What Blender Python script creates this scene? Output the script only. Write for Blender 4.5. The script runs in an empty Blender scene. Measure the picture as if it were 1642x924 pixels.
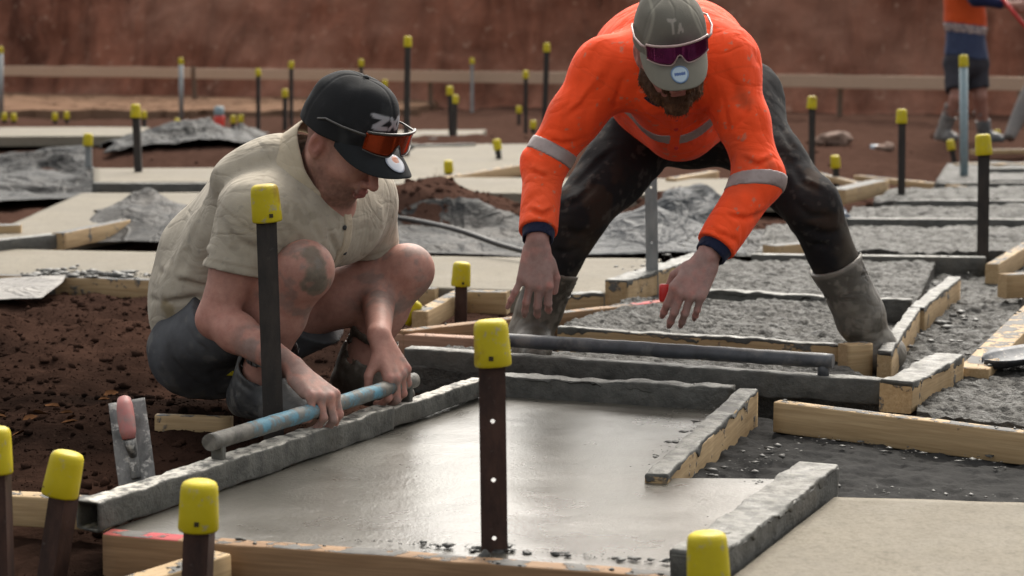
import bpy, math, random
import numpy as np
from mathutils import Vector, Matrix

# ------------------------------------------------------------------ camera, light
W_PX, H_PX, F_PX = 1642.0, 924.0, 3000.0
CAM_H = 0.95
HORIZON = 70.0
PITCH = math.atan((H_PX / 2 - HORIZON) / F_PX)
SUN_EL, SUN_AZ = 47.0, 14.0          # degrees; azimuth from +Y (view direction) towards +X

scene = bpy.context.scene
cam_data = bpy.data.cameras.new("camera")
cam = bpy.data.objects.new("camera", cam_data)
scene.collection.objects.link(cam)
cam.location = (0, 0, CAM_H)
cam.rotation_euler = (math.pi / 2 - PITCH, 0, 0)
cam_data.sensor_width = 36.0
cam_data.lens = 36.0 * F_PX / W_PX
cam_data.clip_start = 0.05
cam_data.clip_end = 2000
cam_data.dof.use_dof = True
cam_data.dof.focus_distance = 4.55
cam_data.dof.aperture_fstop = 4.6
scene.camera = cam

world = bpy.data.worlds.new("World")
scene.world = world
world.use_nodes = True
wn = world.node_tree.nodes; wl = world.node_tree.links
bg = wn["Background"]
sky = wn.new("ShaderNodeTexSky"); sky.sky_type = 'NISHITA'; sky.sun_disc = False
sky.sun_elevation = math.radians(SUN_EL); sky.sun_rotation = math.radians(SUN_AZ)
sky.air_density = 1.0; sky.dust_density = 6.0; sky.ozone_density = 1.0
hs = wn.new("ShaderNodeHueSaturation"); hs.inputs['Saturation'].default_value = 0.22
wb = wn.new("ShaderNodeMix"); wb.data_type = 'RGBA'; wb.blend_type = 'MULTIPLY'; wb.inputs[0].default_value = 1.0; wb.inputs[7].default_value = (1.0, 0.975, 0.92, 1)   # hazy overcast white
wl.new(sky.outputs[0], hs.inputs['Color']); wl.new(hs.outputs[0], wb.inputs[6]); wl.new(wb.outputs[2], bg.inputs[0])
bg.inputs[1].default_value = 0.15

sun_d = bpy.data.lights.new("sun", 'SUN'); sun = bpy.data.objects.new("sun", sun_d)
scene.collection.objects.link(sun)
sun_d.energy = 0.80; sun_d.angle = math.radians(20); sun_d.color = (1.0, 0.93, 0.82)
_e, _a = math.radians(SUN_EL), math.radians(SUN_AZ)
SUN_V = Vector((math.sin(_a) * math.cos(_e), math.cos(_a) * math.cos(_e), math.sin(_e)))
sun.rotation_euler = SUN_V.to_track_quat('Z', 'Y').to_euler()

scene.view_settings.view_transform = 'Standard'
scene.view_settings.look = 'None'
scene.view_settings.gamma = 1.0
scene.view_settings.exposure = 1.10
scene.cycles.max_bounces = 6
scene.cycles.use_denoising = True

random.seed(7); RNG = np.random.default_rng(7)
COL = scene.collection

# ------------------------------------------------------------------ survey helpers (photo point -> place in metres)
_ct, _st = math.cos(PITCH), math.sin(PITCH)
def ray(px, py):
    u = (px - W_PX / 2) / F_PX; v = -(py - H_PX / 2) / F_PX
    return (u, _ct + v * _st, -_st + v * _ct)
def P(px, py, Y):
    r = ray(px, py); t = Y / r[1]
    return np.array((r[0] * t, Y, CAM_H + r[2] * t))
def G(px, py, z=0.0):
    r = ray(px, py); t = (z - CAM_H) / r[2]
    return np.array((r[0] * t, r[1] * t, z))

def nrm(v):
    v = np.asarray(v, float); return v / np.linalg.norm(v)

# ------------------------------------------------------------------ noise
def _hash(ix, iy, iz, seed):
    n = (ix.astype(np.int64) * 374761393 + iy.astype(np.int64) * 668265263 + iz.astype(np.int64) * 2147483647 % 1013904223 + seed * 974634777) & 0xffffffff
    n = ((n ^ (n >> 13)) * 1274126177) & 0xffffffff
    n = n ^ (n >> 16)
    return (n & 0xffff).astype(np.float32) / 32767.5 - 1.0
def vnoise(p, seed=0):
    p = np.asarray(p, np.float64)
    if p.shape[-1] == 2: p = np.concatenate([p, np.zeros(p.shape[:-1] + (1,))], -1)
    i = np.floor(p); f = (p - i).astype(np.float32); f = f * f * (3 - 2 * f); i = i.astype(np.int64)
    r = 0
    for a in (0, 1):
        for b in (0, 1):
            for c in (0, 1):
                w = (f[..., 0] if a else 1 - f[..., 0]) * (f[..., 1] if b else 1 - f[..., 1]) * (f[..., 2] if c else 1 - f[..., 2])
                r = r + w * _hash(i[..., 0] + a, i[..., 1] + b, i[..., 2] + c, seed)
    return r
def fbm(p, octv=4, seed=0, gain=0.5):
    p = np.asarray(p, np.float64); r = 0; a = 1.0
    for o in range(octv):
        r = r + a * vnoise(p * 2 ** o, seed + o * 17); a *= gain
    return r

# ------------------------------------------------------------------ objects
def tag(o, label=None, cat=None, group=None, kind=None):
    if label: o['label'] = label
    if cat: o['category'] = cat
    if group: o['group'] = group
    if kind: o['kind'] = kind
    return o
def empty(name, loc=(0, 0, 0), parent=None):
    o = bpy.data.objects.new(name, None); COL.objects.link(o); o.empty_display_size = 0.05
    o.location = loc
    if parent: o.parent = parent
    return o
def mesh(name, V, Fc, mat, parent=None, smooth=True, col=None, bevel=0.0):
    me = bpy.data.meshes.new(name)
    V = np.asarray(V, np.float32)
    if isinstance(Fc, np.ndarray) and Fc.ndim == 2:
        n, k = Fc.shape
        me.vertices.add(len(V)); me.vertices.foreach_set('co', V.ravel())
        me.loops.add(n * k); me.loops.foreach_set('vertex_index', Fc.astype(np.int32).ravel())
        me.polygons.add(n); me.polygons.foreach_set('loop_start', np.arange(0, n * k, k, dtype=np.int32))
        me.update(calc_edges=True)
    else:
        me.from_pydata([tuple(map(float, v)) for v in V], [], [tuple(map(int, f)) for f in Fc])
    me.polygons.foreach_set('use_smooth', np.full(len(me.polygons), smooth))
    if col is not None:
        a = me.color_attributes.new('Col', 'FLOAT_COLOR', 'POINT')
        c = np.ones((len(V), 4), np.float32); c[:, :3] = col
        a.data.foreach_set('color', c.ravel())
    me.validate(); me.update()
    o = bpy.data.objects.new(name, me); COL.objects.link(o)
    if mat: me.materials.append(mat)
    if parent is not None:
        o.parent = parent
        o.matrix_parent_inverse = Matrix.Translation(-Vector(parent.location)) if parent.type == 'EMPTY' and not parent.parent else Matrix()
    if bevel:
        b = o.modifiers.new('bevel', 'BEVEL'); b.width = bevel; b.segments = 2; b.limit_method = 'ANGLE'
    return o
def join(parts):
    V, F, n = [], [], 0
    for v, f in parts:
        V.append(np.asarray(v, float)); F += [tuple(i + n for i in q) for q in f]; n += len(v)
    return np.concatenate(V), F

# ------------------------------------------------------------------ shapes
def frame(d, up=(0, 0, 1)):
    d = nrm(d); s = np.cross(d, up)
    if np.linalg.norm(s) < 1e-4: s = np.cross(d, (1, 0, 0))
    s = nrm(s); u = np.cross(s, d); return d, s, u
def rrect(w, h, r, n=3):
    """rounded rectangle profile, centre origin"""
    pts = []
    for cx, cy, a0 in ((w/2-r, h/2-r, 0), (-w/2+r, h/2-r, 90), (-w/2+r, -h/2+r, 180), (w/2-r, -h/2+r, 270)):
        for i in range(n + 1):
            a = math.radians(a0 + 90 * i / n); pts.append((cx + r * math.cos(a), cy + r * math.sin(a)))
    return np.array(pts)
def sweep(a, b, prof, n=1, jit=0.0, seed=0, freq=6.0, ends=True, up=(0, 0, 1)):
    """sweep a closed profile from a to b, uneven by jit"""
    a = np.asarray(a, float); b = np.asarray(b, float); d, s, u = frame(b - a, up)
    k = len(prof); V = []
    for i in range(n + 1):
        c = a + (b - a) * i / n
        V.append(c + prof[:, :1] * s + prof[:, 1:] * u)
    V = np.array(V).reshape(-1, 3)
    if jit:
        c = np.repeat(np.linspace(0, 1, n + 1)[:, None], k, 0).reshape(-1)
        ax = a + (b - a) * c.repeat(1)[:, None] if False else None
        nz = np.stack([vnoise(V * freq, seed + 3 * j) + (.6 * vnoise(V * freq * 3.3, seed + 40 + j) if jit > .002 else 0) for j in range(3)], -1)
        V = V + nz * jit
    F = []
    for i in range(n):
        for j in range(k):
            q = (j + 1) % k
            F.append((i*k+j, (i+1)*k+j, (i+1)*k+q, i*k+q))
    if ends:
        F.append(tuple(range(k))); F.append(tuple(n*k + j for j in range(k - 1, -1, -1)))
    return V, F
def tube(pts, rad, k=10, ends=True):
    """round tube through points with radii"""
    pts = np.asarray(pts, float); n = len(pts)
    rad = np.full(n, rad) if np.isscalar(rad) else np.asarray(rad, float)
    V = []; dd = nrm(pts[-1] - pts[0]); up = np.array((0, 0, 1.0)) if abs(dd[2]) < .75 else np.array((1.0, 0, 0)); ang = np.linspace(0, 2*np.pi, k, endpoint=False)
    for i in range(n):
        d = pts[min(i+1, n-1)] - pts[max(i-1, 0)]
        d, s, u = frame(d, up)
        V.append(pts[i] + rad[i] * (np.cos(ang)[:, None] * s + np.sin(ang)[:, None] * u))
    V = np.concatenate(V); F = []
    for i in range(n - 1):
        for j in range(k):
            q = (j + 1) % k
            F.append((i*k+j, (i+1)*k+j, (i+1)*k+q, i*k+q))
    if ends:
        F.append(tuple(range(k))); F.append(tuple((n-1)*k + j for j in range(k - 1, -1, -1)))
    return V, F
def lathe(prof, k=20, base=(0, 0, 0)):
    prof = np.asarray(prof, float); n = len(prof); ang = np.linspace(0, 2*np.pi, k, endpoint=False); V = []
    for r, z in prof: V.append(np.stack([r*np.cos(ang), r*np.sin(ang), np.full(k, z)], -1))
    V = np.concatenate(V) + np.asarray(base, float); F = []
    for i in range(n - 1):
        for j in range(k):
            q = (j + 1) % k; F.append((i*k+j, i*k+q, (i+1)*k+q, (i+1)*k+j))
    F.append(tuple(range(k - 1, -1, -1))); F.append(tuple((n-1)*k + j for j in range(k)))
    return V, F
def box(c, sx, sy, sz, R=None):
    V = np.array([(x, y, z) for x in (-.5, .5) for y in (-.5, .5) for z in (-.5, .5)]) * (sx, sy, sz)
    if R is not None: V = V @ np.asarray(R).T
    return V + np.asarray(c, float), [(0,1,3,2), (4,6,7,5), (0,4,5,1), (2,3,7,6), (0,2,6,4), (1,5,7,3)]

# ------------------------------------------------------------------ materials
class NT:
    def __init__(s, name):
        s.m = bpy.data.materials.new(name); s.m.use_nodes = True
        s.t = s.m.node_tree; s.n = s.t.nodes; s.l = s.t.links; s.b = s.n['Principled BSDF']
        s.tc = s.n.new('ShaderNodeTexCoord')
        s.obj = s.tc.outputs['Object']
        geo = s.n.new('ShaderNodeNewGeometry'); s.pos = geo.outputs['Position']; s.nor = geo.outputs['Normal']
    def link(s, a, b): s.l.new(a, b)
    def put(s, sock, v):
        if hasattr(v, 'is_output') or isinstance(v, bpy.types.NodeSocket): s.l.new(v, sock)
        elif isinstance(v, tuple) and len(v) == 3 and sock.type == 'RGBA': sock.default_value = (*v, 1)
        else: sock.default_value = v
    def noise(s, scale, detail=4, rough=0.55, vec=None, stretch=None, dist=0.0):
        v = vec or s.pos
        if stretch:
            mp = s.n.new('ShaderNodeMapping'); mp.inputs['Scale'].default_value = stretch; s.link(v, mp.inputs[0]); v = mp.outputs[0]
        n = s.n.new('ShaderNodeTexNoise'); n.inputs['Scale'].default_value = scale; n.inputs['Detail'].default_value = detail
        n.inputs['Roughness'].default_value = rough; n.inputs['Distortion'].default_value = dist; s.link(v, n.inputs['Vector']); return n.outputs['Fac']
    def vor(s, scale, vec=None, feat='F1'):
        n = s.n.new('ShaderNodeTexVoronoi'); n.feature = feat; n.inputs['Scale'].default_value = scale; s.link(vec or s.pos, n.inputs['Vector']); return n.outputs['Distance']
    def ramp(s, f, *st):
        r = s.n.new('ShaderNodeValToRGB'); e = r.color_ramp.elements
        while len(e) < len(st): e.new(0.5)
        for i, (p, c) in enumerate(st):
            e[i].position = p; c = (c, c, c) if not isinstance(c, tuple) else c; e[i].color = (*c, 1)
        s.link(f, r.inputs[0]); return r.outputs[0]
    def mix(s, f, a, b, mode='MIX'):
        n = s.n.new('ShaderNodeMix'); n.data_type = 'RGBA'; n.blend_type = mode
        s.put(n.inputs[0], f); s.put(n.inputs[6], a); s.put(n.inputs[7], b); return n.outputs[2]
    def math(s, op, a, b=0.0, c=None):
        n = s.n.new('ShaderNodeMath'); n.operation = op; s.put(n.inputs[0], a); s.put(n.inputs[1], b)
        if c is not None: s.put(n.inputs[2], c)
        return n.outputs[0]
    def sep(s, v):
        n = s.n.new('ShaderNodeSeparateXYZ'); s.link(v, n.inputs[0]); return n.outputs
    def attr(s, name='Col'):
        n = s.n.new('ShaderNodeAttribute'); n.attribute_name = name; return n.outputs['Color']
    def bump(s, h, dist, strength=1.0, prev=None):
        n = s.n.new('ShaderNodeBump'); n.inputs['Distance'].default_value = dist; n.inputs['Strength'].default_value = strength
        s.put(n.inputs['Height'], h)
        if prev is not None: s.link(prev, n.inputs['Normal'])
        return n.outputs[0]
    def out(s, color, rough=0.8, metal=0.0, spec=None, normal=None, **kw):
        s.put(s.b.inputs['Base Color'], color); s.put(s.b.inputs['Roughness'], rough); s.put(s.b.inputs['Metallic'], metal)
        if spec is not None: s.put(s.b.inputs['Specular IOR Level'], spec)
        if normal is not None: s.link(normal, s.b.inputs['Normal'])
        for k, v in kw.items(): s.put(s.b.inputs[k], v)
        return s.m

def m_soil():
    t = NT('soil')
    big = t.noise(0.9, 3); mid = t.noise(9, 5); fine = t.noise(60, 4)
    c = t.mix(t.ramp(big, (0.35, 0.0), (0.65, 1.0)), (0.009, 0.006, 0.005), (0.046, 0.025, 0.018))
    c = t.mix(t.ramp(mid, (0.3, 0.55), (0.7, 0.0)), c, (0.006, 0.0042, 0.0036))
    c = t.mix(t.ramp(fine, (0.62, 0.0), (0.78, 0.35)), c, (0.060, 0.040, 0.030))
    far = t.ramp(t.math('MULTIPLY', t.sep(t.pos)[1], 0.05), (0.27, 0.0), (0.50, 1.0))      # the dry ground towards the bank
    dry = t.mix(mid, (0.034, 0.018, 0.0135), (0.080, 0.046, 0.035))
    c = t.mix(far, c, dry)
    n = t.bump(mid, 0.02, 0.7); n = t.bump(fine, 0.006, 0.8, n)
    return t.out(c, 1.0, spec=0.0, normal=n)
def m_bank():
    t = NT('cut_clay')
    v = t.noise(1.5, 6, 0.68, stretch=(1.0, 1.0, 0.30), dist=.6); f = t.noise(7, 5, 0.65); b = t.noise(0.45, 4, .6)
    c = t.mix(t.ramp(v, (.33, .0), (.67, 1.0)), (0.085, 0.034, 0.022), (0.27, 0.112, 0.072))
    c = t.mix(t.ramp(b, (0.45, 0.0), (0.68, 0.7)), c, (0.31, 0.165, 0.118))
    c = t.mix(t.ramp(f, (0.60, 0.0), (0.72, 0.6)), c, (0.42, 0.28, 0.21))
    n = t.bump(v, 0.12, 0.8); n = t.bump(f, 0.03, 0.7, n)
    return t.out(c, 0.95, spec=0.15, normal=n)
def m_concrete(name, base, var, rough=(0.4, 0.7), bump=0.002, spec=0.5, sc=1.0, fine=0.0006, arcs=False):
    t = NT(name)
    a = t.noise(1.6 * sc, 5, 0.6, dist=0.6); b = t.noise(7 * sc, 5, 0.6); g = t.noise(120, 3, 0.7)
    streak = t.noise(3.5, 4, 0.6, stretch=(0.5, 2.2, 1))
    c = t.mix(t.ramp(a, (0.3, 0.0), (0.7, 1.0)), base, var)
    c = t.mix(t.ramp(streak, (0.45, 0.0), (0.75, 0.4)), c, tuple(x * 1.25 for x in base))
    c = t.mix(t.ramp(g, (0.32, 0.5), (0.55, 0.0)), c, tuple(x * 0.55 for x in base))
    c = t.mix(t.ramp(t.noise(28, 5, 0.7), (0.50, 0.0), (0.72, 0.45)), c, tuple(x * 0.62 for x in base))
    if arcs:
        wv = t.n.new('ShaderNodeTexWave'); wv.wave_type = 'RINGS'; wv.rings_direction = 'Z'; wv.inputs['Scale'].default_value = 1.1; wv.inputs['Distortion'].default_value = 5.0; wv.inputs['Detail'].default_value = 3.0; wv.inputs['Detail Scale'].default_value = 1.4
        mp = t.n.new('ShaderNodeMapping'); mp.inputs['Location'].default_value = (1.3, -2.2, 0); t.link(t.pos, mp.inputs[0]); t.link(mp.outputs[0], wv.inputs['Vector'])
        streak = t.mix(0.55, streak, wv.outputs['Fac'])
    lo, hi = rough
    r = t.ramp(t.mix(0.5, a, b), (0.35, lo), (0.68, hi))
    n = t.bump(b, bump, 0.7); n = t.bump(streak, bump, 0.5, n); n = t.bump(g, fine, 0.8, n)
    return t.out(c, r, spec=spec, normal=n)
def m_rough_concrete():
    t = NT('fresh_rough_concrete')
    b = t.noise(16, 6, 0.65); g = t.noise(70, 4, 0.7)
    c = t.mix(t.ramp(b, (0.3, 0.0), (0.7, 1.0)), (0.034, 0.033, 0.030), (0.105, 0.101, 0.093))
    c = t.mix(t.ramp(g, (0.6, 0.0), (0.75, 0.5)), c, (0.24, 0.225, 0.195))
    n = t.bump(t.noise(34, 5, .7), 0.022, 1.0); n = t.bump(g, 0.006, 0.9, n)
    return t.out(c, t.ramp(b, (0.3, 0.35), (0.7, 0.75)), spec=0.13, normal=n)
def m_mud():
    t = NT('grey_mud')
    b = t.noise(11, 5, 0.6); g = t.noise(60, 4, 0.7); w = t.noise(1.5, 3)
    c = t.mix(t.ramp(b, (0.3, 0.0), (0.7, 1.0)), (0.017, 0.017, 0.0168), (0.050, 0.049, 0.048))
    c = t.mix(t.ramp(w, (0.45, 0.0), (0.65, 0.6)), c, (0.022, 0.0205, 0.020))
    n = t.bump(b, 0.012, 0.8); n = t.bump(g, 0.003, 0.8, n)
    return t.out(c, t.ramp(b, (0.3, 0.6), (0.7, 0.9)), spec=0.02, normal=n)
def m_timber(name, wood=(0.44, 0.315, 0.175), dark=(0.32, 0.215, 0.11), crust=0.5, red=None, side=0.12):
    """sawn pine: grain runs along the object's local X; concrete crust lies mostly on top"""
    t = NT(name)
    gr = t.noise(9, 5, 0.6, vec=t.obj, stretch=(0.5, 9, 9), dist=0.5); f = t.noise(60, 3, 0.6, vec=t.obj, stretch=(0.12, 3, 3))
    c = t.mix(t.ramp(gr, (0.35, 0.0), (0.7, 1.0)), wood, dark)
    c = t.mix(t.ramp(f, (0.4, 0.3), (0.6, 0.0)), c, tuple(x * 0.6 for x in dark))
    kn = t.vor(7, vec=t.obj); c = t.mix(t.ramp(kn, (0.03, 0.8), (0.09, 0.0)), c, (0.13, 0.065, 0.03))
    if red:
        c = t.mix(t.math('MULTIPLY', t.math('MULTIPLY', t.math('LESS_THAN', t.sep(t.obj)[0], red), t.math('GREATER_THAN', t.sep(t.nor)[2], 0.6)), t.ramp(t.noise(14, 3), (0.3, 0.95), (0.65, 0.5))), c, (0.42, 0.035, 0.06))
    blot = t.noise(13, 5, 0.6); blot2 = t.noise(38, 3, 0.6)
    up = t.ramp(t.sep(t.nor)[2], (0.5, side), (0.9, crust))
    m = t.ramp(t.math('ADD', t.math('MULTIPLY', blot, 0.7), t.math('MULTIPLY', blot2, 0.3)), (0.30, 1.0), (0.70, 0.0))
    k = t.ramp(t.math('SUBTRACT', t.math('ADD', m, up), 1.0), (0.0, 0.0), (0.10, 1.0))
    c = t.mix(k, c, t.mix(blot2, (0.045, 0.044, 0.042), (0.17, 0.165, 0.155)))
    n = t.bump(gr, 0.0012, 0.6); n = t.bump(k, 0.004, 0.8, n)
    return t.out(c, 0.72, spec=0.3, normal=n)
def m_crusted(name='crusted_form', base=(0.040, 0.040, 0.036), hi=(0.105, 0.103, 0.094), pale=(0.20, 0.195, 0.175), amt=0.75):
    t = NT(name)
    b = t.noise(22, 6, 0.65); g = t.noise(90, 4, 0.7); big = t.noise(4, 4)
    c = t.mix(t.ramp(b, (0.32, 0.0), (0.68, 1.0)), base, hi)
    c = t.mix(t.ramp(g, (0.58, 0.0), (0.72, 0.5)), c, (0.04, 0.04, 0.038))
    c = t.mix(t.ramp(big, (0.55, 0.0), (0.75, 0.45)), c, (0.085, 0.070, 0.050))
    up = t.ramp(t.sep(t.nor)[2], (0.55, 0.0), (0.9, amt)); c = t.mix(t.math('MULTIPLY', up, t.ramp(t.noise(30, 5, 0.7), (0.40, 0.0), (0.56, 1.0))), c, pale)
    n = t.bump(b, 0.006, 0.9); n = t.bump(g, 0.003, 0.9, n)
    return t.out(c, t.ramp(b, (0.3, 0.45), (0.7, 0.8)), spec=0.45, normal=n)
def m_rust(name, a, b_, rough=0.6, metal=0.4, crust=0.25):
    t = NT(name)
    n1 = t.noise(30, 6, 0.65, vec=t.obj, stretch=(1, 1, 0.35)); n2 = t.noise(120, 3, 0.7, vec=t.obj)
    c = t.mix(t.ramp(n1, (0.35, 0.0), (0.65, 1.0)), a, b_)
    sp = t.noise(40, 5, 0.7, vec=t.obj)
    c = t.mix(t.ramp(sp, (0.62 - .12 * max(0, crust - .5), 0.0), (0.72 - .12 * max(0, crust - .5), crust)), c, (0.26, 0.24, 0.22) if crust < .9 else (0.46, 0.44, 0.41))
    n = t.bump(n1, 0.0012, 0.7); n = t.bump(n2, 0.0006, 0.7, n)
    return t.out(c, rough, metal=metal, normal=n)
def m_cap():
    t = NT('yellow_plastic'); oi = t.n.new('ShaderNodeObjectInfo').outputs['Random']
    v = t.n.new('ShaderNodeVectorMath'); v.operation = 'ADD'; t.link(t.pos, v.inputs[0]); cx = t.n.new('ShaderNodeCombineXYZ'); t.put(cx.inputs[0], t.math('MULTIPLY', oi, 37.0)); t.link(cx.outputs[0], v.inputs[1]); p = v.outputs[0]
    a = t.noise(16, 5, .65, vec=p); b = t.noise(48, 4, .7, vec=p); d = t.noise(9, 4, .6, vec=p)
    c = t.mix(a, (0.40, 0.315, 0.006), (0.55, 0.455, 0.010))
    c = t.mix(t.ramp(b, (.58, 0.0), (.68, .75)), c, (0.30, 0.28, 0.22))
    c = t.mix(t.ramp(d, (.60, 0.0), (.72, .65)), c, (0.20, 0.095, 0.02))
    return t.out(c, t.ramp(a, (.3, .42), (.7, .7)), spec=.3, normal=t.bump(b, .0012, .6))
def m_plain(name, c, rough=0.6, metal=0.0, spec=0.5, var=0.12, sc=25, bump=0.0005, dirt=None, **kw):
    t = NT(name)
    a = t.noise(sc, 4, 0.6, vec=t.obj)
    cc = t.mix(t.ramp(a, (0.3, 0.0), (0.7, 1.0)), tuple(x * (1 - var) for x in c), tuple(min(1, x * (1 + var)) for x in c))
    if dirt:
        dc, amt, ds = dirt
        cc = t.mix(t.ramp(t.noise(ds, 5, 0.65, vec=t.obj), (0.52, 0.0), (0.68, amt)), cc, dc)
    return t.out(cc, rough, metal=metal, spec=spec, normal=t.bump(a, bump, 0.8), **kw)
def m_attr(name, rough=0.8, spec=0.3, wsc=900, weave=0.0004, crease=0.0, sss=0.0, csc=9, sheen=0.0, var=0.12, pores=False):
    """colour from the mesh's own point colours, with fine weave or pore relief"""
    t = NT(name)
    c = t.attr(); a = t.noise(30, 5, 0.6); f = t.noise(220, 3, 0.6)
    c = t.mix(1.0, c, t.ramp(a, (0.3, 1 - var), (0.7, 1 + 0)), 'MULTIPLY')
    n = t.bump(f, weave, 0.8)
    if crease:
        for i_, (sc_, st_) in enumerate(((csc, (1, 1, .45)), (csc * 1.9, (.5, 1, 1)))):
            rg = t.math('ABSOLUTE', t.math('SUBTRACT', t.noise(sc_, 3, 0.45, stretch=st_, dist=0.9), 0.5))
            n = t.bump(t.ramp(rg, (0.0, 0.0), (0.11, 1.0)), crease * (1 if i_ == 0 else .6), 0.75, n)
    if pores:
        c = t.mix(t.ramp(t.noise(55, 4, .7), (.42, .0), (.7, .35)), c, t.mix(1.0, c, (.62, .45, .42), 'MULTIPLY'))
        c = t.mix(t.ramp(t.noise(14, 3, .6), (.5, .0), (.75, .3)), c, t.mix(1.0, c, (1.0, .72, .68), 'MULTIPLY'))
        n = t.bump(t.noise(420, 2, .6), .0006, .7, n)
    kw = {}
    if sss: kw = {'Subsurface Weight': sss, 'Subsurface Radius': (0.012, 0.005, 0.003)}
    if sheen: kw['Sheen Weight'] = sheen
    return t.out(c, rough, spec=spec, normal=n, **kw)
def m_plastic_sheet(name, a, b_, rough=0.35):
    t = NT(name)
    n1 = t.noise(3, 4, 0.55, dist=1.2); n2 = t.noise(40, 4, 0.65)
    c = t.mix(t.ramp(n1, (0.38, 0.0), (0.66, 1.0)), a, b_)
    c = t.mix(t.ramp(n2, (0.60, 0.0), (0.74, 0.4)), c, tuple(x * 1.25 for x in b_))
    cr = t.math('ABSOLUTE', t.math('SUBTRACT', t.noise(4.5, 3, 0.5, dist=1.5, stretch=(1, .55, 1)), 0.5))
    cr2 = t.math('ABSOLUTE', t.math('SUBTRACT', t.noise(11, 3, 0.5, dist=1.2, stretch=(.6, 1, 1)), 0.5))
    n = t.bump(t.ramp(cr, (0.0, 1.0), (0.10, 0.0)), 0.020, 0.6); n = t.bump(t.ramp(cr2, (0.0, 1.0), (0.10, 0.0)), 0.006, 0.5, n)
    return t.out(c, rough, spec=0.03, normal=n)

M = {}
M['soil'] = m_soil(); M['bank'] = m_bank(); M['mud'] = m_mud()
M['wet'] = m_concrete('wet_trowelled_concrete', (0.066, 0.061, 0.051), (0.094, 0.086, 0.070), (0.24, 0.36), 0.0034, 1.0, fine=0.0013, arcs=True)
M['dirty'] = m_concrete('patchy_concrete', (0.15, 0.135, 0.115), (0.215, 0.19, 0.16), (0.32, 0.6), 0.004, 0.5, 2.2)
M['pale'] = m_concrete('pale_set_concrete', (0.168, 0.150, 0.119), (0.23, 0.206, 0.165), (0.7, 0.9), 0.0022, 0.12, fine=0.0012)
M['rough'] = m_rough_concrete()
M['pine'] = m_timber('pine_timber', crust=0.55, side=0.17)
M['pine_red'] = m_timber('pine_timber_red_end', (0.30, 0.185, 0.10), (0.21, 0.12, 0.06), crust=0.5, red=0.16, side=0.0)
M['pine_dirty'] = m_timber('pine_timber_dirty', crust=0.85, side=0.32)
M['pine_pink'] = m_timber('pine_timber_pinkish', (0.36, 0.22, 0.15), (0.26, 0.15, 0.10), crust=0.45, side=0.2)
M['crust'] = m_crusted()
M['crust_pale'] = m_crusted('crusted_tube', (0.034, 0.034, 0.030), (0.115, 0.112, 0.098), (0.48, 0.455, 0.40), 1.0)
M['rust'] = m_rust('rusty_steel', (0.030, 0.016, 0.013), (0.075, 0.038, 0.028))
M['dark_steel'] = m_rust('dark_steel', (0.020, 0.018, 0.017), (0.042, 0.034, 0.030), crust=0.12)
M['galv'] = m_rust('galvanised_steel', (0.19, 0.205, 0.21), (0.30, 0.31, 0.31), 0.5, 0.5, 0.3)
M['bluegrey'] = m_plain('blue_grey_plastic', (0.20, 0.27, 0.30), 0.5, dirt=((0.3, 0.29, 0.26), 0.5, 14))
M['yellow'] = m_cap()
M['slot'] = m_plain('slot_dark', (0.03, 0.022, 0.006), 0.8)
M['hdpe'] = m_plastic_sheet('black_plastic', (0.006, 0.0063, 0.007), (0.045, 0.043, 0.041), 0.38)
M['hdpe_grey'] = m_plastic_sheet('dusty_plastic', (0.026, 0.027, 0.028), (0.10, 0.094, 0.088), 0.5)
M['hdpe_clear'] = m_plastic_sheet('pale_plastic', (0.20, 0.19, 0.18), (0.28, 0.265, 0.245), 0.4)

M['hdpe_tent'] = m_plastic_sheet('bluish_plastic', (0.022, 0.026, 0.031), (0.080, 0.082, 0.085), 0.4)
M['bagblue'] = m_plastic_sheet('blue_bag', (0.06, 0.075, 0.10), (0.20, 0.22, 0.26), 0.35)
M['hosek'] = m_plain('black_rubber', (0.015, 0.014, 0.014), .5)
M['hoseg'] = m_plain('grey_rubber', (0.13, 0.12, 0.115), .7, dirt=((.2, .15, .12), .6, 8))
M['redpl2'] = m_plain('red_bucket_plastic', (0.55, 0.035, 0.02), .4)
M['white'] = m_plain('white_plastic', (0.62, 0.60, 0.58), .4)
M['bottle'] = m_plain('pale_blue_plastic', (0.30, 0.36, 0.42), .2)
M['rockm'] = m_plain('rock', (0.19, 0.125, 0.095), .9, var=.35, sc=14, bump=.01)
M['leaf'] = m_plain('dry_leaf', (0.070, 0.034, 0.017), 1.0, spec=0.0, var=.6, sc=18)
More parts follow.
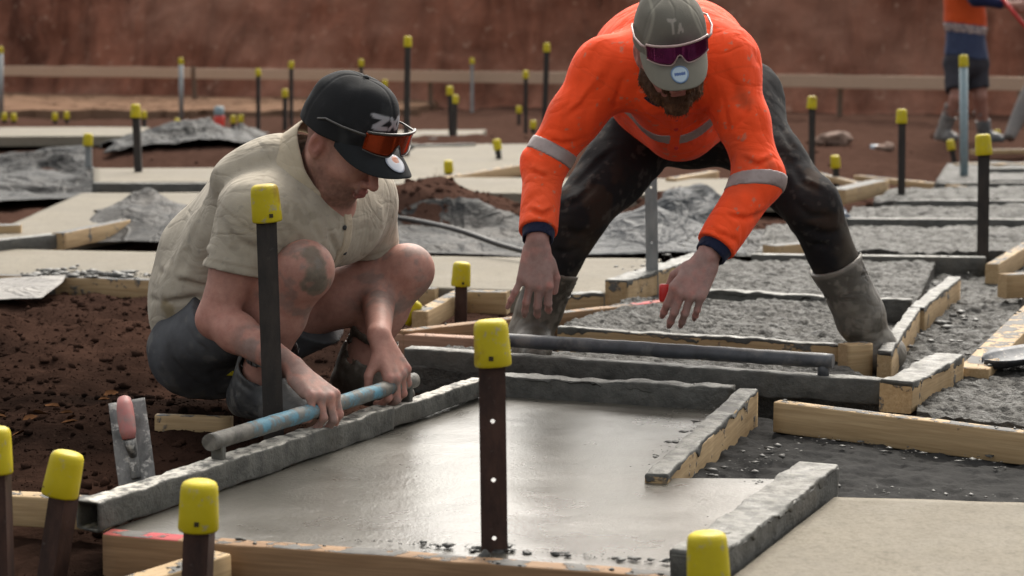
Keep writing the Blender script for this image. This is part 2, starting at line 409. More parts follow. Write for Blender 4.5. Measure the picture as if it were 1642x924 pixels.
# ------------------------------------------------------------------ the setting
def gauss(x, y, cx, cy, rx, ry, h, p=1.0):
    return h * np.exp(-(((x - cx) / rx) ** 2 + ((y - cy) / ry) ** 2) ** p)
_mA = G(730, 346); _mB = G(1090, 345); _mC = G(90, 520)
_wA = [G(560, 600)[:2]]
def ground_z(x, y):
    p = np.stack([x, y], -1)
    amp = np.clip((y - 1) / 6, 0.25, 1.0)
    z = -0.085 + 0.022 * fbm(p * 1.3, 4, 3) + 0.014 * fbm(p * 6, 4, 9) + 0.016 * (0.5 - np.abs(fbm(p * 13, 3, 19))) * np.clip(1.6 - np.abs(x + 1.2) * .5, 0, 1)
    z = z + gauss(x, y, _mA[0] - 0.02, _mA[1] + 0.15, 0.52, 0.40, 0.27, 2.0) * (0.9 + 0.22 * fbm(p * 2.2, 4, 5))
    z = z + gauss(x, y, _mB[0], _mB[1] + 0.1, 0.34, 0.4, 0.235, 1.2) * (1 + 0.2 * fbm(p * 5, 3, 6))
    z = z + gauss(x, y, _mC[0] - 0.1, _mC[1], 0.8, 0.9, 0.10) * (1 + 0.3 * fbm(p * 5, 3, 8))
    z = z + gauss(x, y, -1.15, 4.55, 0.45, 0.35, 0.03)
    z = z + gauss(x, y, -0.95, 4.95, 0.40, 0.35, 0.055)
    z = z + np.clip((y - 11) / 6, 0, 1) * (0.05 + 0.05 * fbm(p * 0.8, 3, 12))
    z = z + gauss(x, y, -2.6, 15, 1.6, 0.7, 0.16) + gauss(x, y, 0.2, 18, 1.5, .7, 0.12) + gauss(x, y, 3.2, 14.5, .8, .5, 0.10)
    return z
def build_ground():
    ys = np.concatenate([np.linspace(-15, 2, 18, endpoint=False), np.geomspace(2, 12, 330, endpoint=False), np.geomspace(12, 60, 90)])
    u = np.linspace(-1, 1, 330)
    half = 1.2 + np.clip(ys, 0, None) * 0.33
    X = u[None, :] * half[:, None] + np.sign(u)[None, :] * (np.abs(u[None, :]) ** 24) * 40
    Y = np.repeat(ys[:, None], len(u), 1)
    Z = ground_z(X, Y)
    n, m = X.shape
    V = np.stack([X, Y, Z], -1).reshape(-1, 3)
    i = np.arange((n - 1) * (m - 1)); a = (i // (m - 1)) * m + i % (m - 1)
    F = np.stack([a, a + 1, a + m + 1, a + m], -1)
    tag(mesh('ground', V, F, M['soil']), kind='structure', label='churned red brown soil of the building site')
build_ground()

# earth bank cut behind the site: nearer on the right
def bank_line(x):      # y of the foot of the bank
    return 29.0 - 0.55 * x
def build_bank():
    xs = np.concatenate([np.linspace(-90, -14, 14, endpoint=False), np.linspace(-14, 14, 260), np.linspace(14.3, 40, 10)])
    prof = [(-0.5, -0.25), (0.0, 0.0), (0.12, 0.2), (0.2, 0.5), (0.28, 0.8), (0.34, 1.1), (0.42, 1.4), (0.5, 1.7), (0.6, 2.0), (0.9, 2.25), (2.0, 2.35), (8, 2.4), (40, 2.5), (160, 2.5)]
    fine = []
    for (a, b), (c, d) in zip(prof[:-1], prof[1:]):
        k = 6 if d <= 2.3 else 2
        for j in range(k): fine.append((a + (c - a) * j / k, b + (d - b) * j / k))
    fine.append(prof[-1])
    V = []
    for o, z in fine:
        y = bank_line(xs) + o
        p = np.stack([xs * 1.1, np.full_like(xs, z * 0.35), np.zeros_like(xs)], -1)
        y = y + 0.16 * fbm(p, 5, 21) * (1 if z < 2.3 else 0) + 0.05 * fbm(np.stack([xs * 3, np.full_like(xs, z * 3)], -1), 3, 5)
        V.append(np.stack([xs, y, np.full_like(xs, z) + 0.03 * fbm(np.stack([xs, y], -1), 3, 2)], -1))
    V = np.concatenate(V); m = len(xs); n = len(fine)
    i = np.arange((n - 1) * (m - 1)); a = (i // (m - 1)) * m + i % (m - 1)
    F = np.stack([a, a + 1, a + m + 1, a + m], -1)
    tag(mesh('earth_bank', V, F, M['bank']), kind='structure', label='tall red brown cut earth bank behind the site')
build_bank()

# ---- concrete slabs: quads given by corner points (far-left, far-right, near-right, near-left)
def slab(name, c, mat, z=0.0, res=0.05, amp=0.0, freq=10, seed=1, depth=0.09, label=None, ridge=False, edge=0.0, kind='structure', skirt=True):
    c = [np.array(q, float) if len(q) == 3 else G(q[0], q[1], z) for q in c]
    nu = max(2, int(max(np.linalg.norm(c[1]-c[0]), np.linalg.norm(c[2]-c[3])) / res)); nv = max(2, int(max(np.linalg.norm(c[3]-c[0]), np.linalg.norm(c[2]-c[1])) / res))
    u = np.linspace(0, 1, nu + 1)[None, :, None]; v = np.linspace(0, 1, nv + 1)[:, None, None]
    Q = (1-v)*((1-u)*c[0] + u*c[1]) + v*((1-u)*c[3] + u*c[2])
    xy = Q[..., :2]
    if edge:
        e = np.stack([vnoise(xy * 5, seed + 40), vnoise(xy * 5, seed + 41)], -1) * edge
        Q[..., :2] += e
    if amp:
        h = fbm(xy * freq, 5, seed, 0.55)
        if ridge: h = 0.6 - 1.6 * np.abs(fbm(xy * freq * 1.25, 4, seed, 0.6)) + 0.9 * fbm(xy * freq * .45, 4, seed + 5, .6)
        Q[..., 2] += amp * h
    n, m = nv + 1, nu + 1
    V = Q.reshape(-1, 3); i = np.arange(nv * nu); a = (i // nu) * m + i % nu
    F = [tuple(q) for q in np.stack([a, a + m, a + m + 1, a + 1], -1)]
    if not skirt: return V, F
    ring = [j for j in range(m)] + [k*m + m - 1 for k in range(1, n)] + [(n-1)*m + j for j in range(m-2, -1, -1)] + [k*m for k in range(n-2, 0, -1)]
    base = len(V); low = V[ring].copy(); low[:, 2] = z - depth; V = np.concatenate([V, low])
    k = len(ring)
    for j in range(k):
        q = (j + 1) % k; F.append((ring[j], ring[q], base + q, base + j))
    if name is None: return V, F
    o = mesh(name, V, F, mat, smooth=True)
    o.data.polygons.foreach_set('use_smooth', np.array([True]*(nu*nv) + [False]*k))
    return tag(o, label=label, kind=kind)

_g1 = slab(None, [(785, 618), (1186, 645), (1046, 768), (407, 768)], None, 0.0, 0.02, 0.0016, 5, 3, skirt=False)
_g2 = slab(None, [(407, 768), (1292, 768), (1098, 920), (170, 852)], None, 0.0, 0.02, 0.0016, 5, 3, skirt=False)
_V, _F = join([_g1, _g2])
tag(mesh('concrete_slab', _V, _F, M['wet']), label='freshly floated wet grey concrete slab in the foreground', kind='structure')
slab('concrete_slab', [(1338, 797), (1720, 808), (1780, 990), (1110, 975)], M['pale'], 0.004, 0.03, 0.0012, 6, 5, label='pale dry looking slab at the lower right corner')
slab('mud_bed', [(1120, 668), (1760, 690), (1790, 860), (1040, 800)], M['mud'], -0.026, 0.009, 0.0075, 9, 6, depth=0.05, ridge=True, label='grey slurry mud between the right hand forms')
slab('mud_bed', [(1480, 420), (1660, 420), (1600, 600), (1340, 640)], M['rough'], -0.02, 0.010, 0.011, 11, 8, depth=0.05, ridge=True, label='grey mud channel beside the standing worker boot')
slab('rough_concrete', [(690, 556), (1345, 582), (1440, 632), (640, 590)], M['rough'], 0.012, 0.010, 0.0068, 24, 11, ridge=True, label='rough poured concrete strip behind the handled screed')
slab('rough_concrete', [(1010, 478), (1335, 484), (1385, 556), (895, 527)], M['rough'], 0.045, 0.010, 0.0087, 22, 12, ridge=True, label='rough poured concrete bay below the orange shirted worker')
slab('rough_concrete', [(1130, 418), (1500, 420), (1470, 486), (1090, 470)], M['rough'], 0.035, 0.012, 0.0081, 21, 13, ridge=True, label='rough poured concrete bay behind the standing boots')
slab('rough_concrete', [(1480, 590), (1720, 580), (1760, 700), (1470, 660)], M['rough'], 0.035, 0.010, 0.0074, 22, 14, ridge=True, label='rough concrete bay behind the long right hand plank')
slab('rough_concrete', [(1230, 362), (1700, 364), (1700, 406), (1210, 404)], M['rough'], 0.03, 0.016, 0.0087, 18, 15, ridge=True, label='rough concrete strip nearest in the far right ladder')
slab('rough_concrete', [(1370, 330), (1700, 328), (1700, 352), (1350, 352)], M['rough'], 0.03, 0.02, 0.014, 10, 16, ridge=True, label='rough concrete strip second in the far right ladder')
slab('rough_concrete', [(1430, 303), (1700, 300), (1700, 322), (1400, 322)], M['rough'], 0.03, 0.025, 0.014, 9, 17, ridge=True, label='rough concrete strip third in the far right ladder')
slab('concrete_slab', [(1520, 262), (1720, 258), (1720, 290), (1500, 292)], M['rough'], 0.02, 0.03, 0.010, 8, 18, label='small grey slab at the far right')
slab('concrete_slab', [(-120, 398), (1060, 416), (1010, 472), (-160, 436)], M['pale'], 0.0, 0.06, 0.002, 4, 20, label='long pale slab running behind the crouching worker')
slab('concrete_slab', [(130, 310), (420, 308), (330, 342), (-80, 402)], M['pale'], 0.03, 0.06, 0.002, 4, 21, label='pale slab at the middle left edge')
slab('concrete_slab', [(150, 270), (700, 268), (700, 292), (150, 292)], M['pale'], 0.04, 0.06, 0.002, 4, 22, label='narrow pale slab behind the crouching worker back')
slab('concrete_slab', [(690, 222), (900, 222), (900, 262), (560, 300)], M['pale'], 0.03, 0.08, 0.002, 4, 23, label='pale slab between the two workers')
slab('concrete_slab', [(640, 284), (1330, 288), (1330, 316), (600, 308)], M['pale'], 0.05, 0.06, 0.002, 4, 24, label='pale slab strip seen between the standing legs')
slab('concrete_slab', [(560, 210), (780, 208), (760, 228), (540, 234)], M['pale'], 0.03, 0.08, 0.002, 4, 25, label='pale far slab beside the tall middle stake')
slab('concrete_slab', [(0, 204), (240, 204), (220, 218), (-60, 220)], M['pale'], 0.08, 0.1, 0.002, 4, 26, label='thin pale slab at the far left')

M['track'] = m_concrete('tan_track', (0.15, 0.092, 0.062), (0.205, 0.13, 0.09), (.9, 1.0), .01, 0.0, .6)
slab('dirt_track', [(-120, 146), (760, 152), (640, 176), (-120, 178)], M['track'], 0.06, 0.12, 0.02, 1.5, 31, depth=.3, edge=.25, label='pale tan strip of packed dirt below the bank at left')
# ------------------------------------------------------------------ timbers
BEAMS = []
def beam(name, label, A, B, w, h, mat, group='formwork timbers', cat='timber', jit=0.0015, r=0.004, tilt=0.0, n=None, seed=None):
    """A, B: (px, py, top height) of the centre of the top face at both ends"""
    a = G(*A) if len(A) == 3 and abs(A[2]) < 0.6 else np.array(A); b = G(*B) if len(B) == 3 and abs(B[2]) < 0.6 else np.array(B)
    L = np.linalg.norm(b - a); n = n or max(6, int(L / (0.035 if jit < .002 else .014)))
    d, s, u = frame(b - a)
    R = np.stack([d, s, u], 1)
    prof = rrect(w, h, min(r, w * .2, h * .2), 2 if jit < .002 else 4)
    V, F = sweep((0, 0, 0), (L, 0, 0), prof, n, jit, seed if seed is not None else int(abs(A[0]) + abs(A[1]) * 3), 14.0)
    V[:, 2] -= h / 2
    o = mesh(name, V, F, mat)
    o.data.polygons.foreach_set('use_smooth', np.array([True] * (len(F) - 2) + [False] * 2))
    Rm = Matrix(R.tolist()).to_4x4() @ Matrix.Rotation(tilt, 4, 'X')
    # sweep frame: side axis is -Y for d=+X; keep the right-handed world frame
    S = Matrix(((1, 0, 0, 0), (0, -1, 0, 0), (0, 0, 1, 0), (0, 0, 0, 1)))
    R4 = Matrix([[R[i][0], -R[i][1], R[i][2], a[i]] for i in range(3)] + [[0, 0, 0, 1]])
    o.matrix_world = R4 @ Matrix.Rotation(tilt, 4, 'X')
    BEAMS.append((a, b, w, h))
    if mat in (M['pine_dirty'], M['crust']) and a[1] < 7.5:
        # slurry that has set on top of the timber and slumped over its edges
        nn = max(8, int(L / .009)); pf = rrect(w * 1.04, .012, .005, 4)
        V, F = sweep((0, 0, 0), (L, 0, 0), pf, nn, 0)
        e = fbm(np.stack([V[:, 0] * 22, V[:, 1] * 22], -1), 4, int(abs(A[0]))); e2 = fbm(np.stack([V[:, 0] * 9, V[:, 1] * 5], -1), 3, int(abs(A[1])))
        V[:, 2] += .0032 * e + .003 * e2 * np.sign(V[:, 2]) - .001; V[:, 1] *= 1 + .05 * fbm(np.stack([V[:, 0] * 26, np.sign(V[:, 1])], -1), 3, 5)
        V[:, 2] -= np.clip(fbm(np.stack([V[:, 0] * 30, np.sign(V[:, 1]) * 3], -1), 3, 8), 0, 1) * .013 * (np.abs(V[:, 1]) > w * .49) * (V[:, 2] < .002)
        cr = mesh('concrete_crust', V, F, M['crust']); cr.parent = o
    return tag(o, label, cat, group)
T = beam
T('formwork_plank', 'plank with red painted end along the front of the wet slab', (172, 853, .004), (1125, 924, .004), .045, .13, M['pine_red'])
T('formwork_timber', 'pine block butting the front plank behind the rust stained capped stake', (352, 885, -.004), (130, 955, -.004), .060, .10, M['pine'])
T('formwork_plank', 'pine board at the left edge behind the tilted capped stake', (-60, 787, .01), (172, 800, .01), .048, .065, M['pine'])
T('formwork_timber', 'short pine offcut lying behind the blue handled screed', (250, 664, .012), (372, 668, .008), .03, .07, M['pine'])
T('formwork_timber', 'concrete crusted square beam between the wet slab and pale slab', (1312, 747, .05), (1112, 893, .045), .088, .09, M['crust'], jit=.004)
T('formwork_plank', 'mud topped pine plank on the right side of the wet slab', (1200, 626, .062), (1052, 764, .016), .050, .15, M['pine_dirty'], jit=.003)
T('formwork_timber', 'grey crusted beam closing the far end of the wet slab', (792, 602, .052), (1176, 623, .055), .055, .10, M['crust'], jit=.003)
T('formwork_plank', 'long clean pine plank on edge at the right above the mud', (1247, 643, .052), (1760, 706, .052), .040, .078, M['pine'])
T('formwork_timber', 'square beam with bare wood end sitting on the long right plank', (1437, 615, .092), (1522, 572, .092), .082, .075, M['pine_dirty'], jit=.003)
T('formwork_plank', 'dark stained plank in front of the rough bay below orange worker', (897, 526, .062), (1350, 553, .062), .035, .09, M['pine_dirty'])
T('formwork_timber', 'upright pine block at the end of the dark stained plank', (1352, 552, .075), (1392, 549, .075), .05, .11, M['pine'])
T('formwork_plank', 'pine side plank running back beside the standing worker boot', (1418, 566, .055), (1466, 496, .055), .04, .10, M['pine_dirty'])
T('formwork_timber', 'grey topped pine beam continuing back from the boot side plank', (1470, 494, .06), (1530, 446, .06), .05, .09, M['pine_dirty'])
T('formwork_plank', 'wide sunlit pine plank lying at the right edge', (1560, 592, .06), (1690, 462, .06), .085, .06, M['pine'])
T('formwork_timber', 'pine board slanting at the right edge above the wide plank', (1590, 424, .06), (1680, 370, .06), .05, .08, M['pine'])
T('formwork_timber', 'pine block with cut face at the right edge above the mud channel', (1608, 440, .09), (1690, 436, .09), .06, .09, M['pine'])
T('formwork_timber', 'grey crusted beam behind the hand holding the red block', (1118, 466, .06), (1462, 482, .06), .05, .08, M['crust'], jit=.003)
T('formwork_timber', 'crusted beam with yellow pine end beside the galvanised upright', (988, 452, .085), (1125, 408, .085), .085, .085, M['pine_dirty'], jit=.004)
T('formwork_plank', 'long pine plank with red marked end under the standing worker', (1062, 482, .05), (640, 530, .05), .045, .075, M['pine_red'])
T('formwork_timber', 'pinkish pine board behind the left hand of the crouching worker', (625, 533, .04), (765, 541, .04), .05, .08, M['pine_pink'])
T('formwork_timber', 'short diagonal pine piece beside the tilted yellow cap', (672, 500, .05), (742, 463, .05), .05, .07, M['pine'])
T('formwork_timber', 'pine block behind the fingers of the hanging hand', (748, 466, .055), (815, 468, .055), .06, .08, M['pine'])
T('formwork_timber', 'low pine edge strip on the pale slab behind the gumboot', (905, 472, .04), (965, 470, .04), .05, .07, M['pine_dirty'])
for i, (a, b, w, lab) in enumerate((
    ((1205, 407, .055), (1580, 412, .055), .06, 'grey form edge closing the nearest rough strip of the right ladder'),
    ((1355, 350, .055), (1700, 352, .055), .06, 'grey form edge second in the right ladder of strips'),
    ((1435, 321, .055), (1700, 321, .055), .06, 'grey form edge third in the right ladder of strips'),
    ((1500, 293, .05), (1700, 292, .05), .06, 'grey form edge fourth in the right ladder of strips'),
    ((1585, 270, .05), (1700, 269, .05), .06, 'grey form edge farthest in the right ladder of strips'))):
    T('formwork_timber', lab, a, b, w, .085, M['crust'], group='ladder of form edges at far right')
T('formwork_timber', 'crusted beam with bare end right of the galvanised stake legs', (1340, 304, .09), (1412, 288, .09), .11, .09, M['pine_dirty'])
T('formwork_timber', 'small beam with pale cut end behind the bent knee', (1232, 394, .07), (1300, 388, .07), .07, .075, M['pine_dirty'])
T('formwork_plank', 'thin pine plank lying towards the grey blue capped post', (1375, 281, .04), (1545, 298, .04), .06, .04, M['pine'])
T('formwork_plank', 'thin slanted pine plank beside the short right hand stake', (1308, 276, .04), (1400, 298, .04), .05, .04, M['pine'])
T('formwork_plank', 'far pine plank behind the short tilted stake at right', (1530, 262, .03), (1700, 262, .03), .10, .04, M['pine'])
T('formwork_plank', 'farthest pine plank near the gumboots of the distant worker', (1560, 240, .03), (1700, 238, .03), .12, .04, M['pine'])
T('formwork_timber', 'grey topped block at the left edge of the middle slab', (-20, 361, .07), (34, 360, .07), .10, .08, M['pine_dirty'])
T('formwork_timber', 'grey form edge low at the left edge of the middle slab', (-40, 388, .05), (92, 374, .05), .07, .07, M['crust'])
T('formwork_timber', 'pine form piece between the two left hand slabs', (92, 374, .055), (200, 352, .055), .06, .08, M['pine_dirty'])
T('formwork_timber', 'dark form edge in front of the narrow pale slab at left', (150, 293, .055), (700, 295, .055), .07, .10, M['crust'])
T('formwork_timber', 'stained pine edge strip along the front of the long pale slab', (-120, 437, .006), (700, 462, .006), .05, .08, M['pine_dirty'])
T('formwork_timber', 'pine plank edging the pale slab left of the orange sleeve', (640, 296, .06), (880, 256, .06), .06, .08, M['pine'])
T('formwork_timber', 'far pine offcut seen between the standing legs', (1075, 286, .07), (1145, 274, .07), .07, .07, M['pine'])
T('formwork_timber', 'grey form edge beyond the pale slab between the workers', (690, 222, .06), (900, 214, .06), .10, .09, M['crust'])
T('formwork_timber', 'grey form edge before the far slab by the tall middle stake', (540, 236, .05), (760, 230, .05), .08, .09, M['crust'])

# long hurdle rail on pegs along the foot of the bank
def hurdle():
    e = empty('hurdle_rail', (0, 27.5, 0)); tag(e, 'long weathered timber rail on pegs along the foot of the bank', 'rail')
    pts = [(-40, 118-30), (310, 118), (314, 118), (1040, 128), (1044, 128), (1700, 137)]
    def at(px, py): 
        Y = 31.2 - (px / 1642) * 8.4
        return P(px, py, Y)
    for (a, b) in (((-60, 113), (306, 117)), ((314, 118), (1040, 127)), ((1044, 127), (1720, 136))):
        A, B = at(*a), at(*b)
        V, F = sweep(A, B, rrect(0.04, 0.165, .005, 1), 12, .006, 5, 2)
        mesh('rail_board', V, F, M['rail'], e, smooth=False)
    for px, py in ((-20, 113), (310, 117), (690, 122), (1042, 127), (1349, 131), (1640, 135)):
        A = at(px, py); A[1] += 0.06
        V, F = sweep((A[0], A[1], -0.2), (A[0], A[1], A[2] + 0.1), rrect(.07, .05, .006, 1), 3, .004, 3, 3, up=(0, 1, 0))
        mesh('peg', V, F, M['peg'], e, smooth=False)
M['rail'] = m_timber('weathered_rail', (0.50, 0.36, 0.26), (0.40, 0.28, 0.20), crust=.2, side=.1)
M['peg'] = m_timber('weathered_peg', (0.15, 0.10, 0.07), (0.10, 0.07, 0.05), crust=.2)
hurdle()

# ------------------------------------------------------------------ capped stakes
def perforated(w, t, L, holes, r=0.0045):
    """flat bar in the XZ plane standing on z=0, with round holes at the given heights"""
    V, F = [], []
    def quad(z0, z1):
        n = len(V)
        for y in (-t/2, t/2):
            V.extend([(-w/2, y, z0), (w/2, y, z0), (w/2, y, z1), (-w/2, y, z1)])
        F.extend([(n, n+1, n+2, n+3), (n+7, n+6, n+5, n+4), (n+1, n+5, n+6, n+2), (n+4, n, n+3, n+7)])
    def ring(zc):
        hh = r * 2.2; n = len(V)
        c0 = math.atan2(hh, w / 2); q1 = [0, c0 * .5, c0, (c0 + math.pi/2) / 2]
        an = q1 + [math.pi/2] + [math.pi - x for x in q1[:0:-1]]
        an = an + [x + math.pi for x in an]; k = len(an)
        def sq(a):
            c, s = math.cos(a), math.sin(a); m = max(abs(c) / (w/2), abs(s) / hh); return c / m, s / m
        for y in (-t/2, t/2):
            for a in an: x, z = sq(a); V.append((x, y, zc + z))
            for a in an: V.append((r*math.cos(a), y, zc + r*math.sin(a)))
        for i in range(k):
            j = (i + 1) % k
            F.append((n+i, n+j, n+k+j, n+k+i)); o = n + 2*k
            F.append((o+k+i, o+k+j, o+j, o+i)); F.append((n+k+i, n+k+j, o+k+j, o+k+i)); F.append((n+j, n+i, o+i, o+j))
        return hh
    z = 0.0
    for hz in sorted(holes):
        hh = r * 2.2
        quad(z, hz - hh); ring(hz); z = hz + hh
    quad(z, L)
    return V, F
CAP_PROF = [(0.0335, 0.0), (0.0350, 0.004), (0.0340, 0.030), (0.0325, 0.066), (0.0315, 0.076), (0.0285, 0.0825), (0.022, 0.086), (0.008, 0.0875), (0.0015, 0.0875)]
def stake(label, capx, top, bot, base, mat='dark_steel', zb=-0.03, kind='L', w=0.045, holes=None, turn=0.0, cap=True, scale=1.0, group='yellow capped stakes', Y=None, topY=0.0, k=16):
    """cap centre x, cap top y, stake foot (x, y) in the photo"""
    if Y is None: B = G(base[0], base[1], zb)
    else: B = P(base[0], base[1], Y)
    Tp = P(capx, top, B[1] + topY)
    e = empty('capped_stake', tuple(B)); tag(e, label, 'stake', group)
    ax = Tp - B; L = np.linalg.norm(ax); d = ax / L
    q = Vector((0, 0, 1)).rotation_difference(Vector(d)) @ Matrix.Rotation(turn, 3, 'Z').to_quaternion()
    Rm = np.array(q.to_matrix())
    ch = 0.0875 * scale
    Ls = max(0.03, L - 0.02) + 0.12
    if kind == 'round':
        V, F = tube([(0, 0, 0), (0, 0, Ls)], w / 2, 14)
    else:
        hz = [h + 0.12 for h in (holes or [])]
        V, F = perforated(w, 0.0045, Ls, hz)
        V = np.array(V)
        if kind == 'L':
            V2, F2 = box((w/2 - 0.00225, w*.45 + .0023, Ls/2), 0.0045, w*.9, Ls - .002)
            V, F = join([(V, F), (V2, F2)])
        elif kind == 'Y':
            V, F = join([(V, F), box((0, w*.4 + .0023, Ls/2), 0.0045, w*.8, Ls - .002)])
        V[:, 1] -= w * 0.2
    V = np.asarray(V) - (0, 0, 0.12)
    o = mesh('picket', V @ Rm.T + B, F, M[mat], e, smooth=(kind == 'round'))
    if cap:
        V, F = lathe(np.array(CAP_PROF) * scale, k)
        V = V + (0, 0, L - ch)
        ca = random.uniform(-.09, .09); cb = random.uniform(-.07, .07); pv = np.array((0, 0, L - ch * .5))
        Rc = np.array(Matrix.Rotation(ca, 3, 'X') @ Matrix.Rotation(cb, 3, 'Y')); V = (V - pv) @ Rc.T + pv
        c = mesh('cap', V @ Rm.T + B, F, M['yellow'], e, smooth=True)
        c.data.polygons.foreach_set('use_smooth', np.array([True] * (len(F) - 2) + [False] * 2))
        return e, c, Rm, B, L
    return e, None, Rm, B, L
def slot(st, ang, z=0.018, s=0.0085):
    e, c, Rm, B, L = st
    a = math.radians(ang); r = 0.0345
    R2 = np.array(((math.cos(a), -math.sin(a), 0), (math.sin(a), math.cos(a), 0), (0, 0, 1)))
    V, F = box((0, -r, 0), s, 0.004, s); V = V @ R2.T + (0, 0, L - 0.0875 + z)
    mesh('slot', V @ Rm.T + B, F, M['slot'], c, smooth=False)
S = stake
# foreground
st = S('rusty perforated stake with yellow cap standing in the wet slab', 788, 512, 587, (793, 884), 'rust', 0.0, 'flat', .050, [.028, .14, .252], k=32); slot(st, -2, .019)
WETSTAKE = st
st = S('dark stake with yellow cap in front of the crouching worker forearm', 425, 295, 355, (440, 730), 'dark_steel', -.01, 'Y', .047, k=32, turn=.15); slot(st, 18, .016)
st = S('rust stained stake with yellow cap at the bottom left of the wet slab', 321, 770, 840, (311, 985), 'rust', -.06, 'L', .046, k=32, turn=-.1, scale=1.03); slot(st, 10, .016)
st = S('tilted angle stake with yellow cap at the lower left edge', 108, 724, 796, (82, 897), 'rust', -.03, 'L', .040, k=32, turn=-.5); slot(st, -28, .014)
st = S('half cropped rusty stake with yellow cap at the left border', -12, 684, 765, (-4, 945), 'rust', -.05, 'L', .046, k=32)
st = S('stake whose yellow cap shows at the bottom edge beside the crusted beam', 1136, 853, 924, (1132, 1045), 'rust', -.05, 'L', .046, k=32, scale=1.04); slot(st, 2, .018)
st = S('short brown stake with yellow cap on the diagonal pine piece', 740, 420, 455, (739, 498), 'rust', 0.0, 'L', .044, k=24); slot(st, 12, .014)
st = S('low stake with yellow cap tipped sideways beside the crouching knee', 668, 482, 515, (640, 519), 'dark_steel', .0, 'L', .04, k=24); slot(st, 0, .016)
# middle distance and far
S('galvanised perforated upright standing behind the bending worker', 1042, 196, 215, (1046, 472), 'galv', 0.0, 'L', .047, [.07, .2, .41, .53])
S('tallest dark stake with yellow cap right of the black cap', 654, 58, 82, (651, 262), w=.05)
S('grey stake with yellow cap at far left before the rail joint', 290, 93, 110, (291, 190), 'galv', kind='round', w=.06)
S('grey stake with yellow cap cut by the left border at the rail', 1, 75, 92, (2, 190), 'galv', kind='round', w=.06)
S('dark stake with yellow cap left of the black cap crossing the rail', 414, 110, 128, (414, 208))
S('dark stake with yellow cap topping the rail above the crouching shoulder', 467, 98, 118, (467, 202))
S('dark stake with yellow cap just below the rail above the shoulder', 457, 143, 166, (457, 206), w=.05, scale=1.1)
S('far stake whose yellow cap peeps over the black cap crown', 579, 95, 110, (580, 200))
S('far stake whose yellow cap peeps beside the black cap front', 617, 128, 141, (617, 200))
S('grey stake with yellow cap at the rail between the workers', 757, 93, 110, (757, 180), 'galv')
S('dark stake with higher yellow cap of the close pair between the workers', 721, 138, 157, (724, 234))
S('dark stake with lower yellow cap of the close pair between the workers', 730, 152, 172, (729, 228))
S('thick dark stake with yellow cap left of the orange shoulder', 877, 69, 93, (872, 232), w=.055)
S('thin dark stake with yellow cap left of the thick one by the shoulder', 843, 113, 132, (843, 212))
S('low stake with yellow cap left of the orange sleeve', 832, 170, 190, (832, 200))
S('low stake with yellow cap touching the orange sleeve edge', 855, 193, 210, (855, 219))
S('low tilted stake with yellow cap on the pale slab left of the sleeve', 796, 223, 246, (801, 261), zb=0.0)
S('very low stake with yellow cap on the slab edging plank', 719, 257, 281, (719, 287), zb=0.0)
S('dark stake with yellow cap in the narrow slab at left', 217, 167, 193, (222, 291), w=.05, scale=1.1)
S('low stake with yellow cap peeping behind the dark left stake', 231, 178, 194, (231, 204))
S('short grey stake with yellow cap among the black plastic at left', 141, 214, 240, (142, 279), 'galv', scale=1.1)
S('low yellow capped stub nearest the left border', 7, 181, 197, (7, 203))
S('low yellow capped stub second from the left border', 22, 182, 197, (22, 203))
S('low yellow capped stub left one of the pair beyond the thin slab', 88, 181, 197, (88, 202))
S('low yellow capped stub right one of the pair beyond the thin slab', 107, 179, 196, (107, 201))
S('low yellow capped stub beside the white ball', 284, 190, 203, (284, 205))
S('low yellow capped stub left one of the pair by the red bucket', 374, 185, 205, (374, 209))
S('low yellow capped stub right one of the pair by the red bucket', 386, 184, 203, (386, 207))
S('dark stake with yellow cap right of the bending worker hip', 1302, 154, 178, (1301, 298))
S('short stake with yellow cap beside the thin slanted plank', 1339, 249, 270, (1341, 299), scale=1.0)
S('dark stake with yellow cap in the third strip of the right ladder', 1446, 175, 200, (1445, 313), zb=.03)
S('tall blue grey post with yellow cap in front of the distant worker', 1545, 88, 112, (1546, 292), 'bluegrey', kind='round', w=.058)
S('nearest dark stake with yellow cap at the right edge ladder', 1577, 215, 248, (1575, 411), zb=.03, w=.05, scale=1.05)
S('low tilted stake with yellow cap below the distant worker boots', 1523, 224, 244, (1530, 260))
S('tiny yellow capped stub behind the distant worker boots', 1599, 208, 221, (1599, 222))
